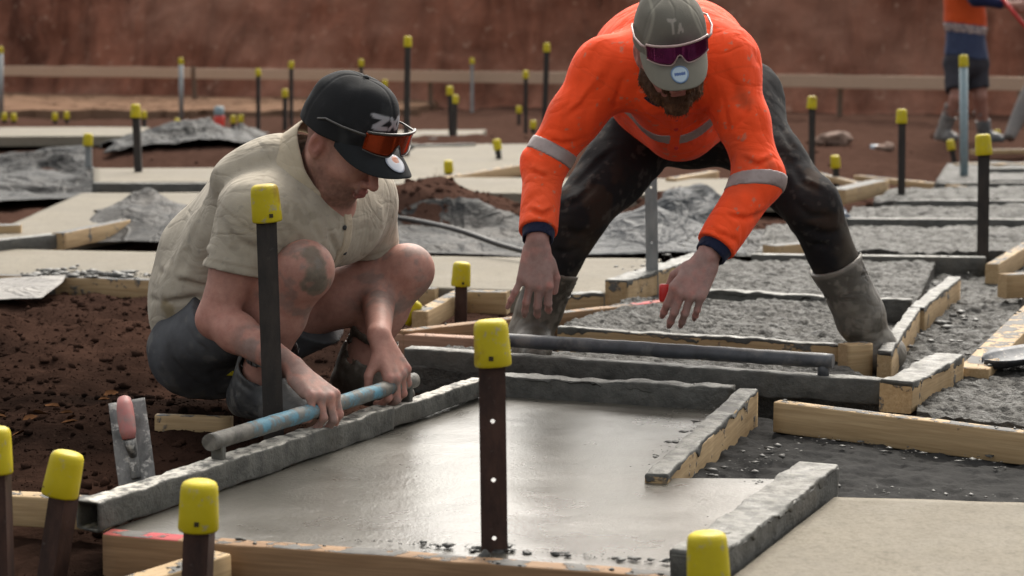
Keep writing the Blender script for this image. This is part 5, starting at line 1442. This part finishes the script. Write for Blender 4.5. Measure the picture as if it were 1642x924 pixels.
    t.rough(.006, 8, 17); t.wrinkle(.009, 8, 9, (1, 1, .8), [(knR, .2, 1.0), (knL, .2, 1.0), (hipR, .2, .8)])
    t.folds([[(960, 290), (930, 320), (900, 335)], [(985, 240), (960, 260), (920, 300)], [(900, 360), (925, 375), (945, 370)], [(1265, 250), (1285, 290), (1320, 310)], [(1275, 320), (1300, 345), (1335, 345)],
             [(1290, 360), (1320, 375), (1345, 370)], [(1250, 200), (1270, 240)], [(890, 400), (910, 405), (930, 395)], [(1300, 390), (1330, 392)]], .013, .011)
    V, F = t.build()
    pt = Paint(V, (0.016, 0.0155, 0.017)); pt.noise(7, .1, .9, (0.034, 0.033, 0.033), .5, 5)
    for kn in (knR, knL): pt.noise(16, -.05, .5, (0.050, 0.031, 0.020), .55, 6, 1 - sstep(np.linalg.norm(V - kn, axis=1), .10, .26))
    pt.noise(45, .45, .75, (0.11, 0.10, 0.09), .35, 9)
    for kn, an in ((knR, anR), (knL, anL)):
        dn = nrm(an - kn); tt = (V - kn) @ dn; m_ = sstep(tt, -.10, .20) * (segdist(V, kn - dn*.15, an) < .12)
        pt.noise(8, -.45, .5, (0.075, 0.062, 0.048), .75, 12, m_)
    mesh('trousers', V, F, M['trouser'], pr, True, pt.c)
    gumboot(pr, knR, anR, (.05, -1, 0), (0.07, 0.060, 0.048), (0.165, 0.145, 0.12), .42, 3, (.082, .068, .060))
    gumboot(pr, knL, anL, (.5, .8, 0), (0.10, 0.092, 0.080), (0.20, 0.185, 0.16), .40, 4, (.084, .070, .060))

    # ---- cap and sunglasses
    cp = math.radians(38); cf0 = nrm((0.16, -0.98, 0)); cl0 = nrm(np.cross(Uv, cf0))
    cf = cf0 * math.cos(cp) - Uv * math.sin(cp); cu = cf0 * math.sin(cp) + Uv * math.cos(cp)
    cl = rot(cl0, cf, -math.degrees(rl)); cu = rot(cu, cf, -math.degrees(rl))
    def mark(pn, V):
        l = V - np.array((-.010, 0, .020)); w = (0.34, 0.31, 0.27); fr = l[:, 0] > 0
        def st(a, b, r=.0026):
            A = np.array(a); B = np.array(b); p = l[:, 1:3]; ba = B - A; t_ = np.clip((p - A) @ ba / (ba @ ba), 0, 1)
            d = np.linalg.norm(p - A - t_[:, None]*ba, axis=1); pn.lay(fr * (1 - sstep(d, r*.7, r*1.4)), w)
        st((-.016, .100), (.0, .100)); st((-.008, .100), (-.008, .076))
        st((.005, .076), (.0105, .092)); st((.0105, .092), (.016, .076)); st((.008, .082), (.013, .082))
        fr2 = (l[:, 0] > -.02); 
        for sgn in (-1, 1):
            d = np.abs(np.abs(l[:, 1]) - (.070 - .35 * np.clip(l[:, 2] - .03, 0, 1)))
            pn.lay(fr2 * .25 * (1 - sstep(d, .001, .004)) * (l[:, 2] < .11), (0.36, 0.34, 0.28))
    def bmk(x, y):
        r = math.hypot(x, y)
        if abs(y + .02 * 0) < .16 and abs(x) < .62: return (0.06, 0.12, 0.30)
        if r > .88: return (0.12, 0.20, 0.34)
        return (0.42, 0.53, 0.62)
    _, W = peaked_cap(pr, HC + cu*.016 + cf*.002 + Uv*.014, cf, cu, cl, HS * 1.0, (0.165, 0.155, 0.13), (0.21, 0.20, 0.165), mark, ((-.02, .58), .020, None, bmk), (160, 80), .040)
    wrap_glasses('purple mirrored wrap sunglasses resting on the grey cap', W, M['lens_purple'], M['frame_pale'], .131, .058, .056, .1, roll=.03)
    # red string-line block pinched in the fingers
    c = P(1066, 470, e2[4][1] - .01); c = np.array((c[0], (e2[0][1] + e2[4][1]) / 2, c[2]))
    V, F = box(c, .030, .034, .048); o = mesh('string_line_block', V, F, M['redpl'], bevel=.006); tag(o, 'small red plastic block pinched in the bending worker left hand', 'block')
M['beard'] = m_attr('beard_hair', 0.75, 0.25, weave=0.002, var=.4)
M['redpl'] = m_plain('red_plastic', (0.50, 0.02, 0.018), .4)
crouching_worker()
bending_worker()
# ------------------------------------------------------------------ distant worker by the bank
def distant_worker():
    Y = 18.0; pr = empty('person', tuple(P(1548, 228, Y))); tag(pr, 'distant worker in orange and blue hi-vis shirt and shorts at the far right', 'person')
    hip = P(1550, 100, Y); hR, hL = P(1535, 104, Y), P(1566, 104, Y + .05)
    kR, aR = P(1534, 158, Y - .12), P(1511, 214, Y); kL, aL = P(1571, 156, Y), P(1579, 216, Y + .1)
    ch = P(1545, -38, Y); sR, sL = P(1516, -58, Y - .1), P(1574, -58, Y + .1)
    eR_, wR_ = P(1568, -2, Y - .35), P(1618, 8, Y - .45); eL_, wL_ = P(1600, -20, Y + .1), P(1628, -6, Y - .2)
    hc = P(1553, -98, Y - .03); U = np.array((0, 0, 1.0))
    f = Field((3.9, 17.2, -.1), (5.4, 18.5, 2.15), .011)
    fw = nrm((.75, -.5, -.35)); lf = nrm(np.cross(U, fw)); up = np.cross(fw, lf)
    head(f, hc, fw, up, lf, 1.05); f.cap(hc - U*.1, ch + U*.05, .06, .07, .04)
    f.chain([ch, hip], (.14, .14), .05); f.chain([hR, kR, aR], (.09, .062, .045), .03); f.chain([hL, kL, aL], (.09, .062, .045), .03)
    f.chain([sR, eR_, wR_], (.055, .045, .03), .03); f.chain([sL, eL_, wL_], (.055, .045, .03), .03)
    V1 = nrm(wR_ - eR_); f.cap(wR_, wR_ + V1*.09, .035, .032, .02)
    hand(f, wR_ + V1*.03, V1, -np.array((0, 1.0, 0)), U, ((35, 40, 20),)*4, sc=1.2); hand(f, wL_, nrm(wL_ - eL_), -np.array((0, 1.0, 0)), U, ((35, 40, 20),)*4, sc=1.2)
    V, F = f.build(); mesh('body', V, F, M['skin'], pr, True, np.tile(np.array((.33, .17, .13)), (len(V), 1)))
    s = Field((3.9, 17.1, .6), (5.4, 18.6, 2.0), .012)
    s.chain([ch - U*.05, ch*.5 + hip*.5, hip - U*.02], (.19, .19, .205), .05, flat=((0, 1, 0), .78)); s.cap(sR, sL, .08, .08, .05)
    s.chain([sR, eR_, eR_*.3 + wR_*.7], (.085, .07, .055), .05); s.chain([sL, eL_, eL_*.3 + wL_*.7], (.085, .07, .055), .05)
    s.half(P(1550, 92, Y), nrm((-.12, 0, -1))); s.rough(.012, 5, 3)
    V, F = s.build(); pt = Paint(V, (0.045, 0.060, 0.115))
    zt = P(1540, 40, Y)[2]; arm = np.minimum(segdist(V, sR, eR_), segdist(V, eR_, wR_)) < .095
    armL = np.minimum(segdist(V, sL, eL_), segdist(V, eL_, wL_)) < .095
    tilt = V[:, 2] + .12 * (V[:, 0] - hip[0])
    pt.lay(sstep(tilt, zt - .004, zt + .004), (0.58, 0.085, 0.02)); pt.lay(sstep(tilt, P(1540, 5, Y)[2] + .14, P(1540, 5, Y)[2] + .15), (0.018, 0.026, 0.075))
    pt.lay((arm | armL) * 1.0 * (tilt > zt + .05), (0.016, 0.022, 0.065))
    sh = mesh('shirt', V, F, M['shirt'], pr, True, pt.c)
    c = P(1545, 47, Y); g = s.copy(); V, F = slabcut(s, c, (.12, 0, 1), .042, c - .3, c + .3, .005)
    mesh('reflective_band', V, F, M['reflect'], sh)
    t = Field((3.9, 17.4, .3), (5.2, 18.6, 1.1), .012)
    t.ell(hip, np.eye(3), (.20, .16, .16), .05)
    for h_, k_ in ((hR, kR), (hL, kL)): t.cap(h_, k_ + U*.06, .12, .105, .05); t.half(k_ + U*.075, nrm(k_ - h_), k_ - .16, k_ + .16)
    t.rough(.012, 6, 8); V, F = t.build(); mesh('shorts', V, F, M['trouser'], pr, True, np.tile(np.array((.045, .045, .055)), (len(V), 1)))
    gumboot(pr, kR, aR, (.6, -.8, 0), (.13, .125, .12), (.24, .23, .22), .22, 5, (.085, .066, .06), h=.011)
    gumboot(pr, kL, aL, (.9, -.4, 0), (.10, .11, .115), (.20, .20, .20), .35, 6, (.085, .066, .06), h=.011)
    mesh('cap', *peak_simple(hc, fw, lf, up), M['capbutton'], pr)
    V, F = tube([P(1606, -4, Y - .5), P(1660, 62, Y - .55)], .017, 10); tag(mesh('red_pole', V, F, M['redpl']), 'thin red pole held by the distant worker', 'pole')
def peak_simple(hc, fw, lf, up):
    V, F = lathe([(.098, .02), (.098, .05), (.085, .10), (.05, .13), (.005, .138)], 20)
    R = np.stack([fw, lf, up]); A = (V @ R) * 1.08 + hc
    B, G_ = box((.13, 0, .03), .13, .14, .008); B = (B @ R) * 1.08 + hc
    return join([(A, F), (B, G_)])
distant_worker()

# ------------------------------------------------------------------ screed bars with round handles
def hollow(A, B, w, h, wall=.004, n=30, jit=.0012, seed=1):
    o, F1 = sweep(A, B, rrect(w, h, .006, 3), n, jit, seed, 20, ends=False)
    i, F2 = sweep(A, B, rrect(w - 2*wall, h - 2*wall, .004, 3), n, 0, seed, ends=False)
    k = 16; N = len(o); V = np.concatenate([o, i]); F = list(F1) + [tuple(N + q for q in f[::-1]) for f in F2]
    for j in range(k):
        q = (j + 1) % k; F.append((j, q, N + q, N + j)); e = n * k; F.append((e + q, e + j, N + e + j, N + e + q))
    return V, F
def m_handle(name, paint, a, b_):
    """painted pipe, the paint worn off and crusted towards its near end; a, b: where the paint shows along the pipe"""
    t = NT(name); x = t.sep(t.obj)[0]
    n1 = t.noise(26, 5, .65, vec=t.obj); n2 = t.noise(9, 4, .6, vec=t.obj)
    c = t.mix(t.ramp(n1, (.35, .0), (.65, 1.0)), (.055, .052, .046), (.17, .16, .14))
    win = t.math('MULTIPLY', t.ramp(t.math('ADD', x, t.math('MULTIPLY', t.math('SUBTRACT', n2, .5), .5)), (a, 0.0), (a + .04, 1.0)), t.ramp(t.math('ADD', x, t.math('MULTIPLY', t.math('SUBTRACT', n1, .5), .3)), (b_, 1.0), (b_ + .05, 0.0)))
    k = t.math('MULTIPLY', win, t.ramp(n1, (.40, 1.0), (.54, .08)))
    c = t.mix(k, c, paint)
    return t.out(c, .6, spec=.4, normal=t.bump(n1, .0035, .8))
M['handle_blue'] = m_handle('worn_blue_paint', (.095, .235, .31), .15, .66)
M['handle_grey'] = m_plain('worn_grey_pipe', (.055, .060, .070), .5, var=.4, sc=18, bump=.002, dirt=((.20, .19, .18), .6, 11))
def xpipe(name, A, B, r, mat, parent, seed=1):
    """pipe whose local X runs along it"""
    d, s_, u = frame(B - A); L = np.linalg.norm(B - A)
    n = 40; V, F = tube([(L*i/n, 0, 0) for i in range(n + 1)], r, 16)
    V = V + .0014 * np.stack([vnoise(V*45, seed + k) for k in range(3)], -1)
    o = mesh(name, V, F, mat); o.parent = parent
    o.data.polygons.foreach_set('use_smooth', np.array([True]*(len(F)-2) + [False]*2))
    Mw = Matrix([[d[i], -s_[i], u[i], A[i]] for i in range(3)] + [[0, 0, 0, 1]])
    o.matrix_local = Matrix.Translation(-parent.location) @ Mw
    return o, Mw
def screed_a():
    A, B = G(141, 828, .033), G(768, 620, .030)
    e = empty('screed_bar', tuple(A)); tag(e, 'concrete crusted hollow screed bar with blue handle gripped by the crouching worker', 'screed')
    t = at_px(A, B, 617); t0 = A + (B - A)*t
    V, F = hollow(A, t0, .056, .060, seed=4, n=110, jit=.0032); o = mesh('outer_tube', V, F, M['crust_pale'], e)
    V, F = hollow(t0 - (B - A)*.03, B, .046, .048, seed=7, n=60, jit=.0032); mesh('inner_tube', V, F, M['crust_pale'], e)
    z = np.array((0, 0, .072))
    h0, h1 = A + (B-A)*at_px(A + z, B + z, 336) + z, A + (B-A)*at_px(A + z, B + z, 664) + z
    hp, HM = xpipe('handle', h0, h1, .0190, M['handle_blue'], e)
    for p in (h0 + (h1-h0)*.035, h0 + (h1-h0)*.955):
        V, F = sweep(p - (0, 0, .054), p - (0, 0, .01), rrect(.030, .018, .004, 2), 4, .002, 3, 30, up=nrm(B-A)); mesh('bracket', V, F, M['crust_pale'], hp, False)
        hp.children[-1].matrix_parent_inverse = HM.inverted()
    return h0, h1
HA = screed_a()
def screed_b():
    A, B = G(655, 574, .034), G(1416, 628, .034)
    e = empty('screed_bar', tuple(A)); tag(e, 'long dark screed bar with grey pipe handle in front of the bending worker', 'screed')
    V, F = hollow(A, B, .050, .068, seed=9, n=60, jit=.003); mesh('bar', V, F, M['crust'], e)
    z = np.array((0, 0, .072))
    h0, h1 = A + (B-A)*at_px(A + z, B + z, 772) + z, A + (B-A)*at_px(A + z, B + z, 1336) + z
    hp, HM = xpipe('handle', h0, h1, .0205, M['handle_grey'], e)
    for p in (h0 + (h1-h0)*.03, h0 + (h1-h0)*.975):
        V, F = tube([p - (0, 0, .045), p - (0, 0, .005)], .016, 12); mesh('bracket', V, F, M['handle_grey'], hp)
        hp.children[-1].matrix_parent_inverse = HM.inverted()
screed_b()

# ------------------------------------------------------------------ plastering trowel leaning on the screed
def trowel():
    c0, c1 = P(222, 790, 3.92), P(203, 643, 4.02)
    e = empty('plastering_trowel', tuple(c0)); tag(e, 'steel trowel with pinkish handle standing up against the screed bar', 'trowel')
    up = nrm(c1 - c0); nrmv = nrm(np.cross(np.array((1.0, .1, .08)), up)); sx = nrm(np.cross(up, nrmv)); L = np.linalg.norm(c1 - c0)
    if nrmv[1] > 0: nrmv = -nrmv
    R = np.stack([sx, nrmv, up], 1)
    V, F = sweep((0, 0, 0), (0, 0, L), rrect(.080, .0035, .0015, 2), 24, .0006, 3, 30, up=(0, 1, 0)); mesh('blade', V @ R.T + c0, F, M['trowel'], e)
    V, F = box((0, .006, L*.5), .022, .008, L*.72); mesh('mounting_rib', V @ R.T + c0, F, M['trowel'], e, bevel=.003)
    g = [(0, .012, L*.40), (0, .040, L*.42), (0, .052, L*.50), (0, .054, L*.68), (0, .052, L*.86), (0, .040, L*.94)]
    V, F = tube([np.array(p) for p in g[:3]], [.010, .011, .014], 12); mesh('shank', V @ R.T + c0, F, M['trowel'], e)
    V, F = tube([np.array(g[2]) + (0, 0, .0), (0, .055, L*.58), (0, .056, L*.70), (0, .054, L*.84), (0, .050, L*.93), (0, .046, L*.945)], [.014, .0175, .0185, .018, .015, .006], 16); mesh('handle', V @ R.T + c0, F, M['pinkgrip'], e)
M['trowel'] = m_rust('splashed_steel', (.06, .06, .058), (.20, .195, .19), .5, .4, 1.0)
M['trowel'].node_tree.nodes['Principled BSDF'].inputs['Metallic'].default_value = .15
M['pinkgrip'] = m_plain('worn_pink_grip', (.36, .135, .125), .6, dirt=((.20, .17, .16), .8, 20))
trowel()

# ------------------------------------------------------------------ plastic sheets and loose things
def sheet(label, quad, z, amp, mat, seed, freq=2.6, res=.03, peak=None, fold=1.0):
    c = [G(x, y, z) for x, y in quad]
    nu = int(np.linalg.norm(c[2]-c[3]) / res) + 2; nv = int(np.linalg.norm(c[3]-c[0]) / res) + 2
    u = np.linspace(0, 1, nu)[None, :, None]; v = np.linspace(0, 1, nv)[:, None, None]
    Q = (1-v)*((1-u)*c[0] + u*c[1]) + v*((1-u)*c[3] + u*c[2])
    xy = Q[..., :2].copy()
    ed = np.minimum(np.minimum(u, 1-u), np.minimum(v, 1-v))[..., 0]
    Q[..., :2] += .10 * np.stack([vnoise(xy*2.2, seed+1), vnoise(xy*2.2, seed+2)], -1)
    w = xy + .25 * np.stack([vnoise(xy*1.7, seed+3), vnoise(xy*1.7, seed+4)], -1)
    an = seed * 1.3; dr = np.array((math.cos(an), math.sin(an))); w2 = np.stack([w @ dr * 2.2, w @ np.array((-dr[1], dr[0])) * .7], -1)
    rid = 1 - 2*np.abs(fbm(w2*freq*.75, 2, seed, .4)); rid2 = 1 - 2*np.abs(fbm(w2*freq*2.2, 2, seed+9, .4))
    zz = np.maximum(ground_z(xy[..., 0], xy[..., 1]) + .012, z) + .5*amp * (rid*.7 + rid2*.22*fold) * np.clip(ed*6, .15, 1) + amp*.25
    if peak:
        for (px, py, hgt, r) in peak:
            p = G(px, py, z); d = np.hypot(xy[..., 0]-p[0], (xy[..., 1]-p[1])); zz += hgt * np.exp(-(d/r)**1.1)
    Q[..., 2] = zz
    i = np.arange((nv-1)*(nu-1)); a = (i // (nu-1))*nu + i % (nu-1)
    o = mesh('plastic_sheet', Q.reshape(-1, 3), np.stack([a, a+nu, a+nu+1, a+1], -1), mat)
    s_ = o.modifiers.new('t', 'SOLIDIFY'); s_.thickness = .002
    return tag(o, label, 'plastic sheet', 'plastic sheets on the ground')
sheet('rumpled black plastic sheet at the left edge', [(-80, 268), (150, 268), (185, 318), (-90, 334)], -.05, .085, M['hdpe'], 3)
sheet('folded black plastic heap behind the short grey capped stake', [(170, 230), (420, 216), (440, 272), (170, 276)], -.05, .10, M['hdpe'], 5, peak=[(330, 262, .20, .40), (400, 250, .20, .35), (250, 262, .12, .3)])
sheet('dark plastic strip along the far left behind the thin slab', [(-40, 214), (180, 212), (190, 226), (-50, 232)], -.05, .06, M['hdpe'], 8)
sheet('dusty plastic spread behind the crouching worker shoulder', [(600, 366), (880, 364), (870, 414), (590, 410)], -.05, .055, M['hdpe_grey'], 11)
sheet('grey plastic draped in a tent shape between the standing legs', [(905, 362), (1170, 352), (1200, 416), (880, 414)], -.05, .05, M['hdpe_tent'], 14, peak=[(1062, 392, .15, .26), (985, 395, .06, .2), (1120, 395, .05, .2)], fold=.6)
sheet('dusty plastic heap with black edge at the left of the khaki shirt', [(205, 340), (330, 328), (300, 396), (105, 396)], -.05, .05, M['hdpe_grey'], 17, peak=[(250, 366, .20, .30), (200, 380, .10, .22)])
sheet('clear pale plastic sheet flat on the soil at the left', [(-60, 452), (122, 444), (78, 482), (-90, 490)], 0.012, .004, M['hdpe_clear'], 20, res=.02)
sheet('crumpled dark plastic behind the bending worker elbow', [(1180, 372), (1300, 366), (1240, 416), (1160, 416)], -.05, .05, M['hdpe'], 23)
def crumple(name, label, cat, c, r, mat, seed, sq=(1, 1, .7), group=None):
    f = Field(np.array(c) - r*1.6, np.array(c) + r*1.6, r/9)
    f.ell(c, np.eye(3), np.array(sq)*r, 0); f.rough(r*.35, 1.6/r, seed)
    V, F = f.build(); return tag(mesh(name, V, F, mat), label, cat, group)
crumple('plastic_bag', 'blue grey crumpled bag beside the bent knee on the right', 'bag', G(1340, 352, .04), .075, M['bagblue'], 4) if 'bagblue' in M else None
def tubething(name, label, cat, pts, r, mat, k=10):
    V, F = tube(pts, r, k); return tag(mesh(name, V, F, mat), label, cat)
def smooth_pts(pts, n=30):
    pts = np.array(pts, float); t = np.linspace(0, len(pts)-1, n); out = []
    for x in t:
        i = min(int(x), len(pts)-2); f_ = x - i; p0, p1, p2, p3 = pts[max(i-1, 0)], pts[i], pts[i+1], pts[min(i+2, len(pts)-1)]
        out.append(.5*((2*p1) + (-p0+p2)*f_ + (2*p0-5*p1+4*p2-p3)*f_**2 + (-p0+3*p1-3*p2+p3)*f_**3))
    return np.array(out)
tubething('black_hose', 'thin black hose curving over the dusty plastic between the workers', 'hose', smooth_pts([G(600, 346, .12), G(660, 353, .11), G(730, 368, .10), G(800, 392, .06), G(850, 406, .04)]), .012, M['hosek'])
tubething('concrete_hose', 'thick grey hose leaning at the right border behind the ladder', 'hose', smooth_pts([P(1618, 222, 17), P(1630, 195, 17.1), P(1652, 150, 17.2), P(1690, 90, 17.4)]), [.05 + .05*i/29 for i in range(30)], M['hoseg'], 14)
# red bucket with grey lid, white ball, bottle
def bucket():
    b = G(352, 208, 0.0); e = empty('marker_bucket', tuple(b)); tag(e, 'red bucket with grey top standing far back at left', 'bucket')
    V, F = lathe([(.050, -.02), (.056, .06), (.060, .15), (.057, .155), (.05, .15)], 20); mesh('body', V + b, F, M['redpl2'], e)
    V, F = lathe([(.050, .15), (.058, .17), (.058, .21), (.050, .255), (.01, .26)], 20); mesh('lid', V + b, F, M['bluegrey'], e)
bucket()
V, F = lathe([(.004, -.05)] + [(.055*math.sin(a), -.05*math.cos(a)) for a in np.linspace(.2, 2.9, 12)] + [(.003, .055)], 18)
tag(mesh('white_ball', V + G(300, 200, .03), F, M['white']), 'small white ball beside the low yellow cap at far left', 'ball')
V, F = lathe([(.03, 0), (.034, .005), (.034, .13), (.012, .17), (.012, .19), (.002, .19)], 16)
V = V[:, [2, 1, 0]]; tag(mesh('plastic_bottle', V + G(1396, 238, .0), F, M['bottle']), 'pale blue plastic bottle lying far back on the soil', 'bottle')
crumple('soil_rock', 'pale brown rock on the far soil left of the bottle', 'rock', G(1340, 226, .02), .13, M['rockm'], 8, (1.4, .8, .6))
crumple('soil_rock', 'grey rock lying beside the pale bottle', 'rock', G(1418, 236, .02), .07, M['rockm'], 9, (1.3, .8, .5))
# shovel blade at the right edge
M['shovelsteel'] = m_rust('muddy_shovel_steel', (.030, .034, .042), (.085, .09, .10), .55, .2, .8)
def shovel():
    c = G(1610, 588, .05); e = empty('shovel', tuple(c)); tag(e, 'muddy shovel blade lying at the right edge below the wide plank', 'shovel')
    n, m = 16, 14; V = []
    for j in range(m + 1):
        for i in range(n + 1):
            u = -1 + 2*i/n; v = j/m; wv = .105*(1 - .25*(1-v)**3*0) * math.sqrt(max(.02, 1 - max(0, (.35 - v)/.35)**2))
            V.append(c + np.array((-.06 + .26*v, u*wv + .10*v, .035*u*u - .012 + .02*v)))
    Fc = np.array([(j*(n+1)+i, j*(n+1)+i+1, (j+1)*(n+1)+i+1, (j+1)*(n+1)+i) for j in range(m) for i in range(n)])
    o = mesh('blade', V, Fc, M['shovelsteel'], e); s_ = o.modifiers.new('t', 'SOLIDIFY'); s_.thickness = .003
    V, F = tube([c + (.18, .10, .02), c + (.45, .24, .12), c + (1.2, .6, .35)], .017, 10); mesh('shaft', V, F, M['pine'], e)
shovel()

M['slop'] = m_concrete('slop', (0.05, 0.049, 0.045), (0.09, 0.087, 0.08), (.4, .7), .004, .4)
# ------------------------------------------------------------------ uncountable crumbs: soil clods, slurry lumps
_ico = None
def lumps(name, pts, sizes, mat, label, flat=.7, seed=1, col=None, parent=None):
    t = (1 + 5**.5)/2
    B = np.array([(-1,t,0),(1,t,0),(-1,-t,0),(1,-t,0),(0,-1,t),(0,1,t),(0,-1,-t),(0,1,-t),(t,0,-1),(t,0,1),(-t,0,-1),(-t,0,1)]); B /= np.linalg.norm(B[0])
    Fi = np.array([(0,11,5),(0,5,1),(0,1,7),(0,7,10),(0,10,11),(1,5,9),(5,11,4),(11,10,2),(10,7,6),(7,1,8),(3,9,4),(3,4,2),(3,2,6),(3,6,8),(3,8,9),(4,9,5),(2,4,11),(6,2,10),(8,6,7),(9,8,1)])
    r = np.random.default_rng(seed); n = len(pts)
    J = B[None]*(1 + r.uniform(-.35, .35, (n, 12, 1))) * r.uniform(.6, 1.3, (n, 1, 3))
    J[..., 2] *= flat
    V = np.asarray(pts)[:, None] + J*np.asarray(sizes)[:, None, None]
    F = (Fi[None] + 12*np.arange(n)[:, None, None]).reshape(-1, 3)
    o = mesh(name, V.reshape(-1, 3), F, mat, parent, True); return tag(o, label, kind='stuff')
r = np.random.default_rng(5)
x = r.uniform(-2.3, .2, 34000); y = 3.4 + r.uniform(0, 1, 34000)**1.3*5.6
keep = fbm(np.stack([x, y], -1)*1.6, 3, 4) > -.8; x, y = x[keep], y[keep]
sz = .0016 + .016*r.random(len(x))**18 + .0005*(y/4)
lumps('soil_clods', np.stack([x, y, ground_z(x, y) + sz*.2], -1), sz, M['soil'], 'dark crumbly soil clods scattered over the left ground', seed=3)
x = np.concatenate([_mA[0] + r.normal(0, .35, 900), _mB[0] + r.normal(0, .28, 500), r.uniform(-4, 5, 1500)]); y = np.concatenate([_mA[1] + r.normal(0, .35, 900), _mB[1] + r.normal(0, .28, 500), r.uniform(10, 22, 1500)])
sz = .004 + .022*r.random(len(x))**8
lumps('soil_clods', np.stack([x, y, ground_z(x, y)], -1), sz, M['soil'], 'soil clods on the mounds and far ground', seed=4)
pts, szs = [], []
for (a, b, w, h) in BEAMS:
    L = np.linalg.norm(b - a); n = int(L*20*(1 if a[1] < 7 else .5)); d, s_, u = frame(b - a)
    t_ = r.random(n); cl = fbm(np.stack([t_*L*5 + a[0]*3, np.full(n, a[1])], -1), 2, 6) > -.1
    for tt, ok in zip(t_, cl):
        if ok:
            z_ = .002 + .007*r.random()**4; pts.append(a + (b - a)*tt + s_*r.uniform(-.52, .52)*w + np.array((0, 0, .001))); szs.append(z_)
lumps('slurry_lumps', np.array(pts), np.array(szs), M['crust'], 'small concrete lumps splashed along the form timbers', .6, 7)
# thicker slops: along the right wet slab plank, the end beam, round the stake foot
pts, szs = [], []
def slop(A, B, n, spread, smax, z=.004):
    A, B = G(*A), G(*B)
    for _ in range(n):
        t_ = r.random(); p = A + (B - A)*t_ + np.array((r.normal(0, spread), r.normal(0, spread), 0)); p[2] = z + r.uniform(-.002, .004); pts.append(p); szs.append(.002 + smax*r.random()**5)
slop((560, 868), (1080, 905), 130, .010, .010); slop((1020, 765), (1180, 650), 80, .012, .012, .02); slop((1120, 885), (1330, 760), 45, .02, .008, .03)
slop((770, 883), (815, 880), 35, .016, .016, .006); slop((1130, 770), (1270, 705), 80, .03, .014, -.01); slop((1180, 770), (1640, 800), 60, .02, .008, .0)
slop((850, 640), (1150, 655), 30, .03, .004, .001); slop((1250, 690), (1640, 740), 80, .03, .012, -.012); slop((1470, 470), (1560, 440), 75, .05, .02, .0); slop((1440, 600), (1560, 500), 100, .05, .02, .0)
slop((690, 585), (760, 600), 45, .03, .016, .02); slop((620, 690), (300, 760), 30, .02, .006, .0)
slop((60, 440), (200, 446), 260, .06, .03, .01); slop((1010, 470), (1130, 405), 100, .03, .014, .085); slop((1080, 430), (1140, 470), 60, .05, .02, .02)
lumps('concrete_slops', np.array(pts), np.array(szs), M['slop'], 'wet concrete slops beside the forms and the stake foot', .32, 9)
_e, _B = WETSTAKE[0], WETSTAKE[3]
_f = Field(_B - (.07, .07, .03), _B + (.07, .07, .05), .003)
for _ in range(9):
    _p = _B + np.array((r.normal(0, .020), r.normal(0, .012), 0)); _s = r.uniform(.007, .015); _f.ell(_p, np.eye(3), (_s * 1.3, _s, _s * r.uniform(.7, 1.3)), .008)
_f.rough(.004, 60, 3); V, F = _f.build(); mesh('mortar_clump', V, F, M['slop'], _e)
# dead leaves and litter by the left edge
pts = []; V, F, n0 = [], [], 0
for i in range(12):
    p = G(r.uniform(-10, 190), r.uniform(600, 690), 0); p[2] = ground_z(np.array([p[0]]), np.array([p[1]]))[0] + .012
    R = np.array(Matrix.Rotation(r.uniform(0, 6.3), 3, 'Z') @ Matrix.Rotation(r.uniform(-.7, .7), 3, 'X')); l = r.uniform(.012, .032); w = l*.42
    q = np.array([(-l, 0, 0), (-.3*l, w, .004), (.4*l, w*.8, .006), (l, 0, .002), (.4*l, -w*.8, .006), (-.3*l, -w, .004), (0, 0, -.002)]) @ R.T + p
    V.append(q); F += [(n0+6, n0+k, n0+(k+1) % 6) for k in range(6)]; n0 += 7
tag(mesh('leaf_litter', np.concatenate(V), F, M['leaf']), 'dry brown leaf litter on the soil at the left edge', kind='stuff')
